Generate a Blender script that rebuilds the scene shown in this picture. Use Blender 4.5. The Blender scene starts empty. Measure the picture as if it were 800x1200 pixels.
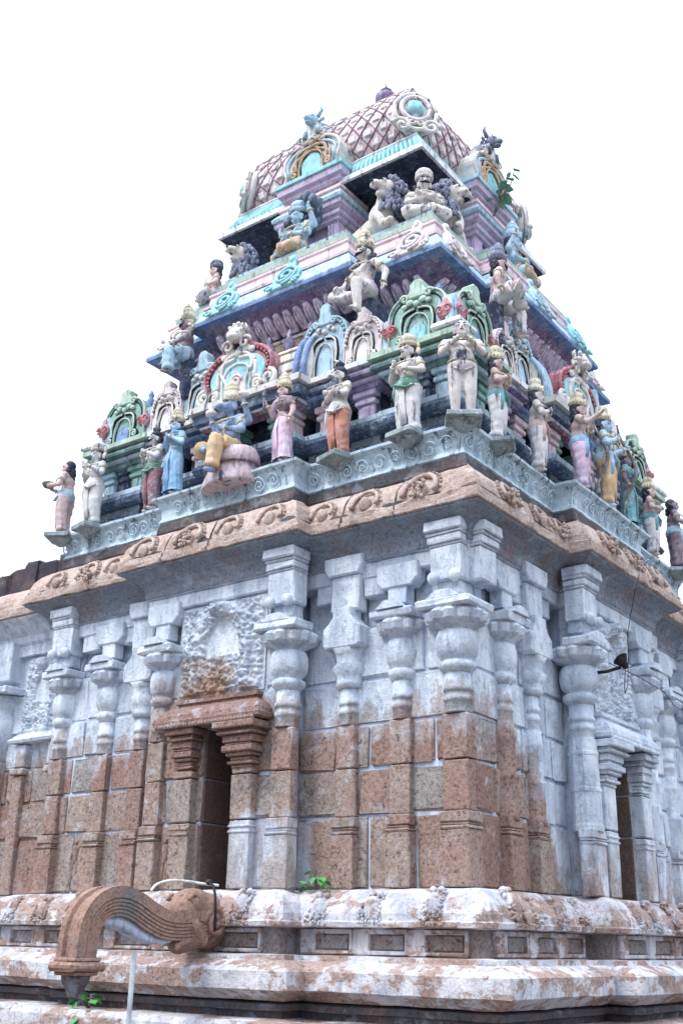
import bpy, bmesh, math, random
from mathutils import Vector, Matrix, noise
random.seed(7)
R = math.radians
PI = math.pi
sc = bpy.context.scene
COL = sc.collection
H0 = 2.22                         # half width of the shrine at its walls
CX, CY = -H0, H0                  # plan centre of the shrine

def lin(c):
    c = c / 255.0
    return c / 12.92 if c <= .04045 else ((c + .055) / 1.055) ** 2.4
def rgb(r, g, b): return (lin(r), lin(g), lin(b), 1)

# ------------------------------------------------------------------ materials
class NT:
    def __init__(s, name):
        s.m = bpy.data.materials.new(name); s.m.use_nodes = True
        s.t = s.m.node_tree; s.b = s.t.nodes['Principled BSDF']
        s.b.inputs['Roughness'].default_value = .85
        s.b.inputs['Specular IOR Level'].default_value = .25
        s._p = None
    def n(s, typ, **kw):
        x = s.t.nodes.new(typ)
        for k, v in kw.items(): setattr(x, k, v)
        return x
    def l(s, a, b): s.t.links.new(a, b)
    def pos(s):
        if s._p is None: s._p = s.n('ShaderNodeNewGeometry').outputs['Position']
        return s._p
    def val(s, sock, v):
        if isinstance(v, (int, float)): sock.default_value = v
        elif isinstance(v, tuple): sock.default_value = v
        else: s.l(v, sock)
    def math(s, op, a, b=0.0, c=None, clamp=False):
        x = s.n('ShaderNodeMath', operation=op, use_clamp=clamp)
        s.val(x.inputs[0], a); s.val(x.inputs[1], b)
        if c is not None: s.val(x.inputs[2], c)
        return x.outputs[0]
    def noise(s, scale, detail=4, rough=.6, stretch=None, off=(0, 0, 0)):
        m = s.n('ShaderNodeMapping'); s.l(s.pos(), m.inputs['Vector'])
        m.inputs['Location'].default_value = off
        if stretch: m.inputs['Scale'].default_value = stretch
        x = s.n('ShaderNodeTexNoise'); s.l(m.outputs[0], x.inputs['Vector'])
        x.inputs['Scale'].default_value = scale; x.inputs['Detail'].default_value = detail
        x.inputs['Roughness'].default_value = rough
        return x.outputs['Fac']
    def ramp(s, fac, *stops):
        x = s.n('ShaderNodeValToRGB'); s.l(fac, x.inputs['Fac'])
        e = x.color_ramp.elements
        while len(e) < len(stops): e.new(.5)
        for el, (p, c) in zip(e, stops):
            el.position = p; el.color = c if isinstance(c, tuple) else (c, c, c, 1)
        return x.outputs['Color']
    def step(s, fac, lo, hi):
        x = s.n('ShaderNodeMapRange', interpolation_type='SMOOTHSTEP')
        s.l(fac, x.inputs['Value']); s.val(x.inputs['From Min'], lo); s.val(x.inputs['From Max'], hi)
        return x.outputs['Result']
    def mix(s, fac, a, b, blend='MIX'):
        x = s.n('ShaderNodeMix', data_type='RGBA', blend_type=blend)
        s.val(x.inputs['Factor'], fac)
        for i, v in ((6, a), (7, b)): s.val(x.inputs[i], v)
        return x.outputs[2]
    def bump(s, h, strength=.6, dist=.01):
        x = s.n('ShaderNodeBump'); s.l(h, x.inputs['Height'])
        x.inputs['Strength'].default_value = strength; x.inputs['Distance'].default_value = dist
        s.l(x.outputs['Normal'], s.b.inputs['Normal'])
    def color(s, c): s.val(s.b.inputs['Base Color'], c)
    def sep(s):
        x = s.n('ShaderNodeSeparateXYZ'); s.l(s.pos(), x.inputs[0]); return x.outputs

WASH = ((.39, .46, .58, 1), (.71, .77, .86, 1))
def stone_mat(name, ramp, wash='wall', pit=.55, washcol=WASH, spec=1.0):
    t = NT(name)
    a = t.n('ShaderNodeAttribute', attribute_name='blk').outputs['Fac']
    base = t.ramp(a, *ramp)
    big = t.noise(3.2, 5, .6)
    base = t.mix(t.step(big, .42, .72), base, t.mix(.5, base, (.25, .14, .115, 1)))
    base = t.mix(t.step(t.noise(2.3, 4, .6, off=(5, 3, 1)), .55, .75), base, (.20, .19, .19, 1))
    fine = t.noise(38, 6, .75)
    med = t.noise(13, 5, .65, off=(3, 1, 7))
    base = t.mix(1.0, base, t.ramp(fine, (.30, 1 - pit), (.46, .86), (.56, 1.05), (.75, 1.35)), 'MULTIPLY')
    pits = t.step(t.noise(30, 4, .7, off=(2, 2, 9)), .565, .63)
    base = t.mix(t.math('MULTIPLY', pits, min(1, pit * 1.25)), base, (.075, .05, .045, 1))
    o = t.sep()
    if wash == 'wall':
        y = t.step(o[1], .50, 1.45)
        thr = t.math('SUBTRACT', 3.22, t.math('MULTIPLY', y, 1.25))
        dx = t.math('ADD', o[0], 2.32)
        g = t.math('POWER', 2.718, t.math('MULTIPLY', t.math('MULTIPLY', dx, dx), -3.2))
        front = t.math('LESS_THAN', o[1], -.02)
        thr = t.math('ADD', thr, t.math('MULTIPLY', t.math('MULTIPLY', g, front), .55))
        jag = t.math('ADD', t.math('MULTIPLY', t.math('SUBTRACT', t.noise(4.0, 6, .7), .5), .9),
                     t.math('MULTIPLY', t.math('SUBTRACT', t.noise(9, 5, .7, (1, 1, .25)), .5), .7))
        e0 = t.math('ADD', t.math('SUBTRACT', o[2], thr), jag)
        m = t.math('ADD', t.math('MULTIPLY', t.step(e0, -.24, -.05), .42), t.math('MULTIPLY', t.step(e0, -.01, .07), .58))
        # whitened feet of the pilasters right of the niche
        lx = t.math('MULTIPLY', t.step(o[0], -1.95, -1.85), t.math('SUBTRACT', 1.0, t.step(o[0], -1.36, -1.30)))
        lz = t.math('SUBTRACT', 1.0, t.step(t.math('ADD', o[2], t.math('MULTIPLY', jag, .4)), 2.40, 2.52))
        m2 = t.math('MULTIPLY', t.math('MULTIPLY', lx, lz), t.math('MULTIPLY', front, .8))
        m = t.math('MAXIMUM', m, m2)
        # a rubbed film of lime low on the stone
        film = t.math('MULTIPLY', t.step(t.noise(5.5, 6, .72, off=(9, 2, 4)), .54, .72), .62)
        m = t.math('MAXIMUM', m, film)
        low = t.math('MULTIPLY', t.math('SUBTRACT', 1.0, t.step(o[2], 2.0, 2.75)), t.step(t.noise(3.5, 6, .75, (1, 1, .5), (8, 1, 1)), .42, .56))
        m = t.math('MULTIPLY', m, t.math('SUBTRACT', 1.0, t.math('MULTIPLY', low, .75)))
        chips = t.step(t.noise(15, 6, .72, off=(1, 8, 2)), .64, .70)
        m = t.math('MULTIPLY', m, t.math('SUBTRACT', 1.0, t.math('MULTIPLY', chips, .75)))
    elif wash == 'base':
        m = t.step(t.math('ADD', t.noise(2.1, 6, .7, (1, 1, 2.2), (4, 0, 0)), t.math('MULTIPLY', t.math('SUBTRACT', t.noise(11, 5, .7), .5), .5)), .46, .54)
        m = t.math('MULTIPLY', m, .9)
    elif wash == 'some':
        m = t.math('MULTIPLY', t.step(t.noise(5, 6, .72, off=(2, 7, 0)), .52, .66), .55)
    else:
        m = None
    if m is not None:
        st = t.noise(7, 5, .65, (1, 1, .18))
        wc = t.ramp(st, (.30, washcol[0]), (.62, washcol[1]))
        wc = t.mix(t.step(t.noise(4.2, 6, .72, off=(0, 6, 3)), .49, .72), wc, t.mix(.60, wc, (.18, .24, .34, 1)))
        wc = t.mix(t.math('MULTIPLY', t.step(t.noise(6.5, 6, .75, off=(4, 6, 9)), .60, .66), .35), wc, (.42, .40, .31, 1))
        wc = t.mix(t.math('MULTIPLY', t.step(fine, .58, .66), .45), wc, (.16, .17, .19, 1))
        wc = t.mix(t.math('MULTIPLY', t.step(t.noise(17, 6, .75, (1, 1, .35), (7, 7, 1)), .53, .62), .50), wc, (.21, .27, .37, 1))
        base = t.mix(m, base, wc)
    t.color(base)
    h = t.math('ADD', t.math('MULTIPLY', fine, .9), t.math('MULTIPLY', med, 1.2))
    t.bump(h, .75, .022)
    return t.m

def paint_mat(name, c, dirt=.5, chalk=.42, var=.25, bump=.35, rough=.75):
    """weathered distemper paint on moulded plaster"""
    t = NT(name); t.b.inputs['Roughness'].default_value = rough
    c = tuple(c)
    dk = tuple(x * (1 - var) for x in c[:3]) + (1,)
    lt = tuple(min(1, x * (1 + var * .5) + .03) for x in c[:3]) + (1,)
    col = t.ramp(t.noise(9, 5, .65), (.3, dk), (.5, c), (.7, lt))
    col = t.mix(t.math('MULTIPLY', t.step(t.noise(6, 6, .75, off=(3, 8, 3)), .46, .66), chalk * .7), col, (.56, .66, .78, 1))
    col = t.mix(t.math('MULTIPLY', t.step(t.noise(19, 6, .75, off=(3, 3, 3)), .55, .62), chalk), col, (.64, .69, .75, 1))
    drip = t.noise(16, 5, .7, (1, 1, .22), (6, 1, 0))
    col = t.mix(t.math('MULTIPLY', t.step(drip, .52, .66), min(1, dirt * 1.45)), col, (.045, .06, .10, 1))
    col = t.mix(t.math('MULTIPLY', t.step(t.noise(48, 4, .7), .60, .68), dirt * .7), col, (.07, .07, .08, 1))
    t.color(col)
    t.bump(t.math('ADD', t.noise(45, 5, .7), t.noise(14, 4, .6)), bump, .012)
    return t.m

RED = ((0, (.28, .175, .15, 1)), (.4, (.36, .255, .22, 1)), (.7, (.36, .29, .255, 1)), (1, (.30, .29, .285, 1)))
M = {}
def mats():
    M['stone'] = stone_mat('laterite_and_limewash', RED, 'wall', .62)
    M['bare'] = stone_mat('bare_red_stone', RED, 'some', .62)
    M['soffit'] = stone_mat('shaded_soffit_limewash', ((0, (.20, .25, .32, 1)), (1, (.26, .31, .39, 1))), 'some', .4, ((.34, .41, .50, 1), (.48, .55, .63, 1)))  # overhang shade put into the limewash colour, along with damp stains
    M['base'] = stone_mat('plinth_limewash', ((0, (.42, .28, .245, 1)), (.5, (.40, .30, .27, 1)), (1, (.30, .27, .265, 1))), 'base', .5,
                          ((.42, .44, .51, 1), (.72, .71, .75, 1)))
    M['panel'] = stone_mat('recess_dark_stone', ((0, (.24, .19, .175, 1)), (1, (.30, .29, .30, 1))), 'some', .6, ((.3, .34, .4, 1), (.5, .54, .6, 1)))  # darkened in colour to paint in the shade of the neck recess
    M['niche_shade'] = stone_mat('shaded_niche_stone', ((0, (.13, .085, .07, 1)), (1, (.17, .14, .125, 1))), 'none', .5)  # shade inside the niche opening put into the stone colour
    M['dark'] = stone_mat('black_stone', ((0, (.055, .06, .07, 1)), (1, (.10, .10, .115, 1))), 'some', .6, ((.22, .25, .31, 1), (.36, .40, .48, 1)))  # very dark stone; in the plinth groove its colour stands for shade
    M['eave'] = stone_mat('salmon_cornice_plaster', ((0, (.52, .40, .355, 1)), (1, (.58, .47, .425, 1))), 'some', .38, ((.62, .56, .54, 1), (.70, .66, .64, 1)))
    M['spout'] = stone_mat('brown_granite', ((0, (.36, .23, .185, 1)), (1, (.40, .27, .22, 1))), 'none', .42)
    M['joint'] = paint_mat('blue_grey_mortar', (.50, .57, .72, 1), .35, .3)
    M['wash'] = stone_mat('old_blue_limewash', ((0, (.40, .47, .58, 1)), (1, (.56, .63, .72, 1))), 'wall', .35)
    M['ruin'] = stone_mat('shadowed_brick', ((0, (.03, .03, .045, 1)), (1, (.07, .06, .075, 1))), 'none', .5)  # dark brick with the parapet's shadow put into its colour
    M['relief'] = stone_mat('carved_stone', ((0, (.40, .25, .18, 1)), (1, (.42, .30, .24, 1))), 'wall', .5)
    def P(k, n, c, **kw):
        q = rgb(*c); g = .3 * q[0] + .5 * q[1] + .2 * q[2]; s = kw.pop('mute', .30); l = kw.pop('fade', .05)
        M[k] = paint_mat(n, tuple((x * (1 - s) + g * s) * (1 - l) + .72 * l for x in q[:3]) + (1,), **kw)
    P('teal', 'pale_teal_paint', (166, 200, 220), dirt=.6, chalk=.6)
    P('tealb', 'bright_teal_paint', (112, 204, 216), dirt=.35, chalk=.4)
    P('lblue', 'light_blue_paint', (150, 198, 222), dirt=.4)
    P('blue', 'mid_blue_paint', (72, 124, 196), dirt=.35)
    P('dblue', 'slate_blue_paint', (52, 80, 114), dirt=.6, fade=.02)
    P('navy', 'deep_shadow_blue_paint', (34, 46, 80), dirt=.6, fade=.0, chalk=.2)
    P('pink', 'faded_pink_paint', (226, 190, 200), dirt=.35)
    P('lilac', 'lilac_paint', (182, 160, 200), dirt=.3)
    P('purple', 'dull_purple_paint', (112, 84, 140), dirt=.5)
    P('petal', 'mauve_petal_paint', (226, 200, 228), dirt=.35, chalk=.5)
    P('red', 'faded_red_paint', (188, 82, 96), dirt=.5)
    P('maroon', 'maroon_paint', (128, 58, 86), dirt=.45, fade=.06)
    P('green', 'faded_green_paint', (98, 166, 150), dirt=.55, chalk=.4)
    P('dgreen', 'dark_green_paint', (50, 112, 104), dirt=.5)
    P('lgreen', 'pale_green_paint', (160, 198, 172), dirt=.35)
    P('cream', 'cream_paint', (214, 208, 202), dirt=.65)
    P('white', 'chalky_white_paint', (222, 228, 236), dirt=.5)
    P('pwhite', 'pinkish_white_paint', (226, 208, 212), dirt=.45)
    P('ochre', 'ochre_paint', (190, 150, 96), dirt=.45)
    P('dome', 'pink_lilac_dome_paint', (204, 178, 184), dirt=.65)
    P('stat', 'weathered_plaster_skin', (204, 194, 194), dirt=.8, chalk=.2)
    P('stat2', 'grey_white_plaster_skin', (192, 196, 204), dirt=.6, chalk=.2)
    P('stat3', 'rosy_plaster_skin', (206, 166, 160), dirt=.5)
    P('bskin', 'blue_painted_skin', (104, 146, 200), dirt=.55)
    P('lbskin', 'pale_blue_painted_skin', (146, 194, 222), dirt=.5)
    P('dskin', 'dark_mauve_skin', (132, 104, 118), dirt=.5)
    P('gold', 'old_yellow_paint', (206, 192, 150), dirt=.55)
    P('hair', 'black_hair_paint', (46, 50, 72), dirt=.2, fade=0, chalk=.15)
    P('ink', 'black_line_paint', (28, 26, 40), dirt=0, chalk=0, fade=0)
    P('orange', 'burnt_orange_cloth_paint', (196, 104, 62), dirt=.5)
    P('ochrec', 'ochre_cloth_paint', (216, 168, 96), dirt=.5)
    P('bluec', 'sky_blue_cloth_paint', (92, 168, 222), dirt=.4)
    P('tealc', 'teal_cloth_paint', (58, 160, 172), dirt=.4)
    P('wcloth', 'white_cloth_paint', (206, 204, 208), dirt=.62)
    P('lcloth', 'lilac_cloth_paint', (212, 172, 206), dirt=.4)
    P('mcloth', 'maroon_cloth_paint', (152, 86, 98), dirt=.5)
    P('gsash', 'green_sash_paint', (52, 134, 108), dirt=.4)
    P('pinkped', 'pink_lotus_paint', (196, 166, 178), dirt=.75, chalk=.45)
    P('mane', 'blue_grey_mane_paint', (104, 112, 146), dirt=.7)
    P('lion', 'cream_lion_paint', (204, 192, 178), dirt=.5)
    P('slate', 'grey_green_slab_paint', (120, 142, 150), dirt=.5)
    P('shade_metal', 'black_lamp_metal', (26, 26, 30), dirt=.1, chalk=.05, fade=0)
    P('pipe', 'galvanised_pipe', (176, 184, 196), dirt=.2, chalk=.1, rough=.45)
    P('hose', 'pale_plastic_hose', (214, 210, 206), dirt=.35)
    P('leaf', 'peepal_leaf', (92, 150, 120), dirt=.1, chalk=0, fade=0, mute=.1)
    P('weed', 'fresh_green_leaf', (72, 150, 76), dirt=.1, chalk=0, fade=0, mute=.1)
    P('twig', 'brown_twig', (92, 84, 78), dirt=.2)
    g = NT('sandy_ground')
    g.color(g.ramp(g.noise(1.2, 6, .6), (.3, (.09, .08, .07, 1)), (.7, (.16, .14, .12, 1))))
    g.bump(g.noise(30, 5, .7), .5, .02)
    M['ground'] = g.m
mats()

# ------------------------------------------------------------------ mesh builder
def FM(face):
    """local (u, -out, z) of a facade -> world"""
    return Matrix.Translation((CX, CY, 0)) @ Matrix.Rotation({'S': 0, 'E': PI / 2, 'N': PI, 'W': -PI / 2}[face], 4, 'Z')

class MB:
    def __init__(s, xf=None):
        s.v = []; s.f = []; s.k = []; s.sm = []; s.M = xf or Matrix.Identity(4); s.blk = .5; s.smooth = False
    def add(s, vs, fs, smooth=None):
        n = len(s.v); Mx = s.M
        s.v += [Mx @ Vector(p) for p in vs]
        sm = s.smooth if smooth is None else smooth
        for f in fs:
            s.f.append(tuple(i + n for i in f)); s.k.append(s.blk); s.sm.append(sm)
        return s
    def box(s, a, b, bev=0.0, jit=0.0):
        (x0, y0, z0), (x1, y1, z1) = a, b
        if x0 > x1: x0, x1 = x1, x0
        if y0 > y1: y0, y1 = y1, y0
        if z0 > z1: z0, z1 = z1, z0
        bev = min(bev, (x1 - x0) * .45, (y1 - y0) * .45, (z1 - z0) * .45)
        if bev <= 0:
            vs = [(x, y, z) for z in (z0, z1) for y in (y0, y1) for x in (x0, x1)]
            return s.add(vs, [(0, 2, 3, 1), (4, 5, 7, 6), (0, 1, 5, 4), (2, 6, 7, 3), (0, 4, 6, 2), (1, 3, 7, 5)], False)
        rings = []
        for z, i in ((z0, bev), (z0 + bev, 0), (z1 - bev, 0), (z1, bev)):
            xa, xb, ya, yb = x0 + i, x1 - i, y0 + i, y1 - i
            c = bev * (.0 if i else 1)
            if i: ring = [(xa, ya), (xa, ya), (xb, ya), (xb, ya), (xb, yb), (xb, yb), (xa, yb), (xa, yb)]
            else: ring = [(xa, ya + c), (xa + c, ya), (xb - c, ya), (xb, ya + c), (xb, yb - c), (xb - c, yb), (xa + c, yb), (xa, yb - c)]
            rings.append([(x + random.uniform(-jit, jit), y + random.uniform(-jit, jit), z + random.uniform(-jit, jit) * .6) for x, y in ring])
        vs = [p for r in rings for p in r]; fs = []
        for k in range(3):
            for i in range(8):
                j = (i + 1) % 8
                fs.append((k * 8 + i, k * 8 + j, k * 8 + 8 + j, k * 8 + 8 + i))
        fs.append(tuple(range(7, -1, -1))); fs.append(tuple(range(24, 32)))
        return s.add(vs, fs, False)
    def lathe(s, prof, c=(0, 0, 0), seg=16, mod=None, smooth=True, cap=True, sx=1, sy=1, sq=0):
        vs = []; n = len(prof)
        for k, (r, z) in enumerate(prof):
            for i in range(seg):
                a = 2 * PI * (i + .5) / seg
                q = mod(a, k) if mod else 1
                if sq:
                    q *= 1 / max(abs(math.cos(a)), abs(math.sin(a))) ** sq
                vs.append((c[0] + r * q * math.cos(a) * sx, c[1] + r * q * math.sin(a) * sy, c[2] + z))
        fs = []
        for k in range(n - 1):
            for i in range(seg):
                j = (i + 1) % seg
                fs.append((k * seg + i, k * seg + j, (k + 1) * seg + j, (k + 1) * seg + i))
        if cap:
            fs.append(tuple(range(seg - 1, -1, -1))); fs.append(tuple((n - 1) * seg + i for i in range(seg)))
        return s.add(vs, fs, smooth)
    def tube(s, path, r, seg=8, cap=True, smooth=True, flat=1.0, up=None):
        P = [Vector(p) for p in path]; n = len(P)
        rs = r if isinstance(r, (list, tuple)) else [r] * n
        t0 = (P[1] - P[0]).normalized()
        ref = Vector(up) if up else (Vector((0, 0, 1)) if abs(t0.z) < .9 else Vector((1, 0, 0)))
        nrm = (ref - t0 * ref.dot(t0)).normalized()
        vs = []
        for i in range(n):
            t = (P[min(i + 1, n - 1)] - P[max(i - 1, 0)])
            if t.length < 1e-9: t = t0
            t = t.normalized(); nrm = (nrm - t * nrm.dot(t))
            if nrm.length < 1e-6: nrm = t.orthogonal()
            nrm.normalize(); b = t.cross(nrm)
            for k in range(seg):
                a = 2 * PI * k / seg
                vs.append(P[i] + (nrm * math.cos(a) * flat + b * math.sin(a)) * rs[i])
        fs = [(i * seg + k, i * seg + (k + 1) % seg, (i + 1) * seg + (k + 1) % seg, (i + 1) * seg + k) for i in range(n - 1) for k in range(seg)]
        if cap: fs += [tuple(range(seg - 1, -1, -1)), tuple((n - 1) * seg + k for k in range(seg))]
        return s.add(vs, fs, smooth)
    def ell(s, c, r, nu=12, nv=8, rot=None, rough=0):
        vs = [];  c = Vector(c)
        rx, ry, rz = (r, r, r) if isinstance(r, (int, float)) else r
        for j in range(1, nv):
            t = PI * j / nv
            for i in range(nu):
                a = 2 * PI * i / nu
                p = Vector((rx * math.sin(t) * math.cos(a), ry * math.sin(t) * math.sin(a), -rz * math.cos(t)))
                if rough: p *= 1 + random.uniform(-rough, rough)
                if rot: p = rot @ p
                vs.append(c + p)
        b = Vector((0, 0, -rz)); tp = Vector((0, 0, rz))
        if rot: b = rot @ b; tp = rot @ tp
        vs += [c + b, c + tp]; nb = (nv - 1) * nu
        fs = [(j * nu + i, j * nu + (i + 1) % nu, (j + 1) * nu + (i + 1) % nu, (j + 1) * nu + i) for j in range(nv - 2) for i in range(nu)]
        fs += [(nb, (i + 1) % nu, i) for i in range(nu)] + [((nv - 2) * nu + i, (nv - 2) * nu + (i + 1) % nu, nb + 1) for i in range(nu)]
        return s.add(vs, fs, True)
    def capsule(s, a, b, ra, rb, seg=10):
        a = Vector(a); b = Vector(b); d = (b - a)
        if d.length < 1e-6: return s.ell(a, ra)
        d.normalize(); pts = []; rs = []
        for t in (-1, -.85, -.5, 0): pts.append(a + d * ra * t); rs.append(max(.0005, ra * math.sqrt(max(0, 1 - t * t))))
        for t in (0, .5, .85, 1): pts.append(b + d * rb * t); rs.append(max(.0005, rb * math.sqrt(max(0, 1 - t * t))))
        return s.tube(pts, rs, seg)
    def prism(s, out, y0, y1, bev=0.0, smooth=False):
        """outline [(x,z)] CCW seen from the front (-y); front at y0 < y1"""
        n = len(out); cx = sum(p[0] for p in out) / n; cz = sum(p[1] for p in out) / n
        def ins(d):
            res = []
            for i in range(n):
                p0, p1, p2 = out[i - 1], out[i], out[(i + 1) % n]
                e1 = Vector((p1[0] - p0[0], p1[1] - p0[1])); e2 = Vector((p2[0] - p1[0], p2[1] - p1[1]))
                if e1.length < 1e-9 or e2.length < 1e-9: res.append(p1); continue
                e1.normalize(); e2.normalize()
                nn = Vector((-e1.y - e2.y, e1.x + e2.x))
                if nn.length < 1e-6: res.append(p1); continue
                nn.normalize(); res.append((p1[0] + nn.x * d, p1[1] + nn.y * d))
            return res
        rings = []
        if bev > 0: rings.append([(x, y0, z) for x, z in ins(bev)]); rings.append([(x, y0 + bev, z) for x, z in out])
        else: rings.append([(x, y0, z) for x, z in out])
        rings.append([(x, y1, z) for x, z in out])
        vs = [p for r in rings for p in r]; fs = []
        for k in range(len(rings) - 1):
            for i in range(n):
                j = (i + 1) % n
                fs.append((k * n + i, k * n + n + i, k * n + n + j, k * n + j))
        fs.append(tuple(range(n))); fs.append(tuple((len(rings) - 1) * n + i for i in range(n - 1, -1, -1)))
        return s.add(vs, fs, smooth)
    def sweep(s, poly, prof, closed=True, caps=True, cell=None, jit=0.0, smooth=False, blkrun=None):
        """poly: 2D points, outward on the right hand of travel; prof: [(out, z)] from bottom to top"""
        pts = [Vector(p) for p in poly]; n = len(pts)
        base = []                       # (point, mitre)
        def nrm(a, b):
            d = (b - a).normalized(); return Vector((d.y, -d.x))
        for i in range(n):
            if closed or 0 < i < n - 1:
                n1 = nrm(pts[i - 1], pts[i]); n2 = nrm(pts[i], pts[(i + 1) % n])
                m = n1 + n2; m = m / (m.dot(n1)) if m.length > 1e-6 else n1
            elif i == 0: m = nrm(pts[0], pts[1])
            else: m = nrm(pts[-2], pts[-1])
            base.append((pts[i], m))
        seq = []; runs = n if closed else n - 1
        for i in range(runs):
            a, ma = base[i]; b, mb = base[(i + 1) % n]
            k = max(1, int(round((b - a).length / cell))) if cell else 1
            for q in range(k):
                f = q / k
                seq.append((a.lerp(b, f), ma.lerp(mb, f)))
        if not closed: seq.append(base[-1])
        m = len(seq); vs = []
        for (p, mi) in seq:
            for (o, z) in prof:
                q = p + mi * o
                if jit:
                    vv = noise.noise_vector(Vector((q.x * 9, q.y * 9, z * 9))) * jit
                    vs.append((q.x + vv.x, q.y + vv.y, z + vv.z * .6))
                else: vs.append((q.x, q.y, z))
        K = len(prof); fs = []
        for i in range(m if closed else m - 1):
            j = (i + 1) % m
            for k in range(K - 1): fs.append((i * K + k, j * K + k, j * K + k + 1, i * K + k + 1))
        if not closed and caps:
            fs.append(tuple(range(K - 1, -1, -1)) if False else tuple(range(K))[::-1][::-1])
            fs.append(tuple((m - 1) * K + k for k in range(K))[::-1])
        return s.add(vs, fs, smooth)
    def build(s, name, mat, parent=None, local=False, weld=False):
        me = bpy.data.meshes.new(name)
        off = Vector((0, 0, 0))
        if parent is not None and not local:
            q = parent
            while q is not None: off += q.location; q = q.parent
        me.from_pydata([tuple(p - off) for p in s.v], [], s.f)
        at = me.attributes.new('blk', 'FLOAT', 'FACE'); at.data.foreach_set('value', s.k[:len(me.polygons)])
        me.polygons.foreach_set('use_smooth', s.sm[:len(me.polygons)])
        bm = bmesh.new(); bm.from_mesh(me); bmesh.ops.recalc_face_normals(bm, faces=bm.faces); bm.to_mesh(me); bm.free()
        me.materials.append(M[mat] if isinstance(mat, str) else mat)
        me.update()
        o = bpy.data.objects.new(name, me); COL.objects.link(o)
        if parent is not None: o.parent = parent
        return o

def cat_path(P, n=6):
    r = []; P = [Vector(p) for p in P]
    for i in range(len(P) - 1):
        p0, p1, p2, p3 = P[max(0, i - 1)], P[i], P[i + 1], P[min(len(P) - 1, i + 2)]
        for k in range(n):
            t = k / n; r.append(.5 * ((2 * p1) + (p2 - p0) * t + (2 * p0 - 5 * p1 + 4 * p2 - p3) * t * t + (3 * p1 - p0 - 3 * p2 + p3) * t ** 3))
    r.append(P[-1]); return r
def absorb(a, b):
    """merge mesh object b (same parent space or child of a at its origin) into a as surface pattern with its own material"""
    mt = b.data.materials[0]
    names = [m.name for m in a.data.materials]
    if mt.name not in names: a.data.materials.append(mt); names.append(mt.name)
    ix = names.index(mt.name)
    bm = bmesh.new(); bm.from_mesh(a.data); n = len(bm.faces); bm.from_mesh(b.data); bm.faces.ensure_lookup_table()
    for f in bm.faces[n:]: f.material_index = ix
    bm.to_mesh(a.data); bm.free(); me = b.data; bpy.data.objects.remove(b); bpy.data.meshes.remove(me)
def tag(o, label, cat, group=None, kind=None):
    if label: o['label'] = label
    if cat: o['category'] = cat
    if group: o['group'] = group
    if kind: o['kind'] = kind
    return o
def thing(name, label, cat, loc=(0, 0, 0), rz=0, group=None):
    o = bpy.data.objects.new(name, None); COL.objects.link(o)
    o.location = loc; o.rotation_euler = (0, 0, rz); o.empty_display_size = .1
    return tag(o, label, cat, group)
def rnd(a, b): return random.uniform(a, b)
def wpt(face, u, o, z): return FM(face) @ Vector((u, -o, z))
# ------------------------------------------------------------------ plan helpers
def plan(half, segs):
    """closed CCW outline (world xy) of a square of half width with the same stepped bays on each face.
    segs: list of (u_start, projection); last runs to the corner"""
    pts = []
    for k, face in enumerate('SENW'):
        Mx = FM(face)
        for i, (u0, p) in enumerate(segs):
            u1 = segs[i + 1][0] if i + 1 < len(segs) else half + segs[0][1]
            if i > 0 and abs(p - segs[i - 1][1]) > 1e-9:
                q = Mx @ Vector((u0, -(half + segs[i - 1][1]), 0)); pts.append((q.x, q.y))
            if i == 0: u0 = -(half + segs[-1][1])
            q = Mx @ Vector((u0, -(half + p), 0)); pts.append((q.x, q.y))
    return pts
def simp(prof): return prof
BW = 2.24; PJ = .19
PLAN = plan(BW, [(-BW, 0), (-.73, PJ), (.73, 0)])

shrine = thing('temple_shrine', 'square stone temple storey with pilasters, patchy blue limewash and salmon cornice under the painted tower', 'temple', (CX, CY, 0))

# plinth mouldings
def plinth(parent, poly, closed=True):
    m = MB(); m.sweep(poly, [(.30, 0), (.66, 0), (.64, .4), (.62, 1.08), (.60, 1.12), (.40, 1.13), (.30, 1.13)], closed, cell=.16, jit=.012); m.build('plinth_block', 'base', parent)
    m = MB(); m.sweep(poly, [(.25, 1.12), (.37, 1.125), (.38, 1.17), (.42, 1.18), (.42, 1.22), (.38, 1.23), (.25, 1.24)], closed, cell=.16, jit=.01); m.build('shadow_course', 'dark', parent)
    m = MB(); m.sweep(poly, [(.25, 1.235), (.42, 1.24), (.53, 1.30), (.545, 1.31), (.545, 1.425), (.53, 1.44), (.43, 1.485), (.38, 1.49), (.375, 1.52), (.20, 1.525)], closed, cell=.14, jit=.011); m.build('octagonal_moulding', 'base', parent)
    m = MB(); m.sweep(poly, [(.10, 1.51), (.19, 1.515), (.19, 1.70), (.10, 1.71)], closed, cell=.2, jit=.006); m.build('neck_course', 'panel', parent)
    m = MB(); m.sweep(poly, [(.10, 1.695), (.28, 1.70), (.315, 1.705), (.32, 1.735), (.305, 1.745), (.30, 1.79), (.26, 1.86), (.20, 1.915), (.12, 1.95), (-.02, 1.962)], closed, cell=.1, jit=.012); m.build('curved_base_cornice', 'base', parent)
plinth(shrine, PLAN)
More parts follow.
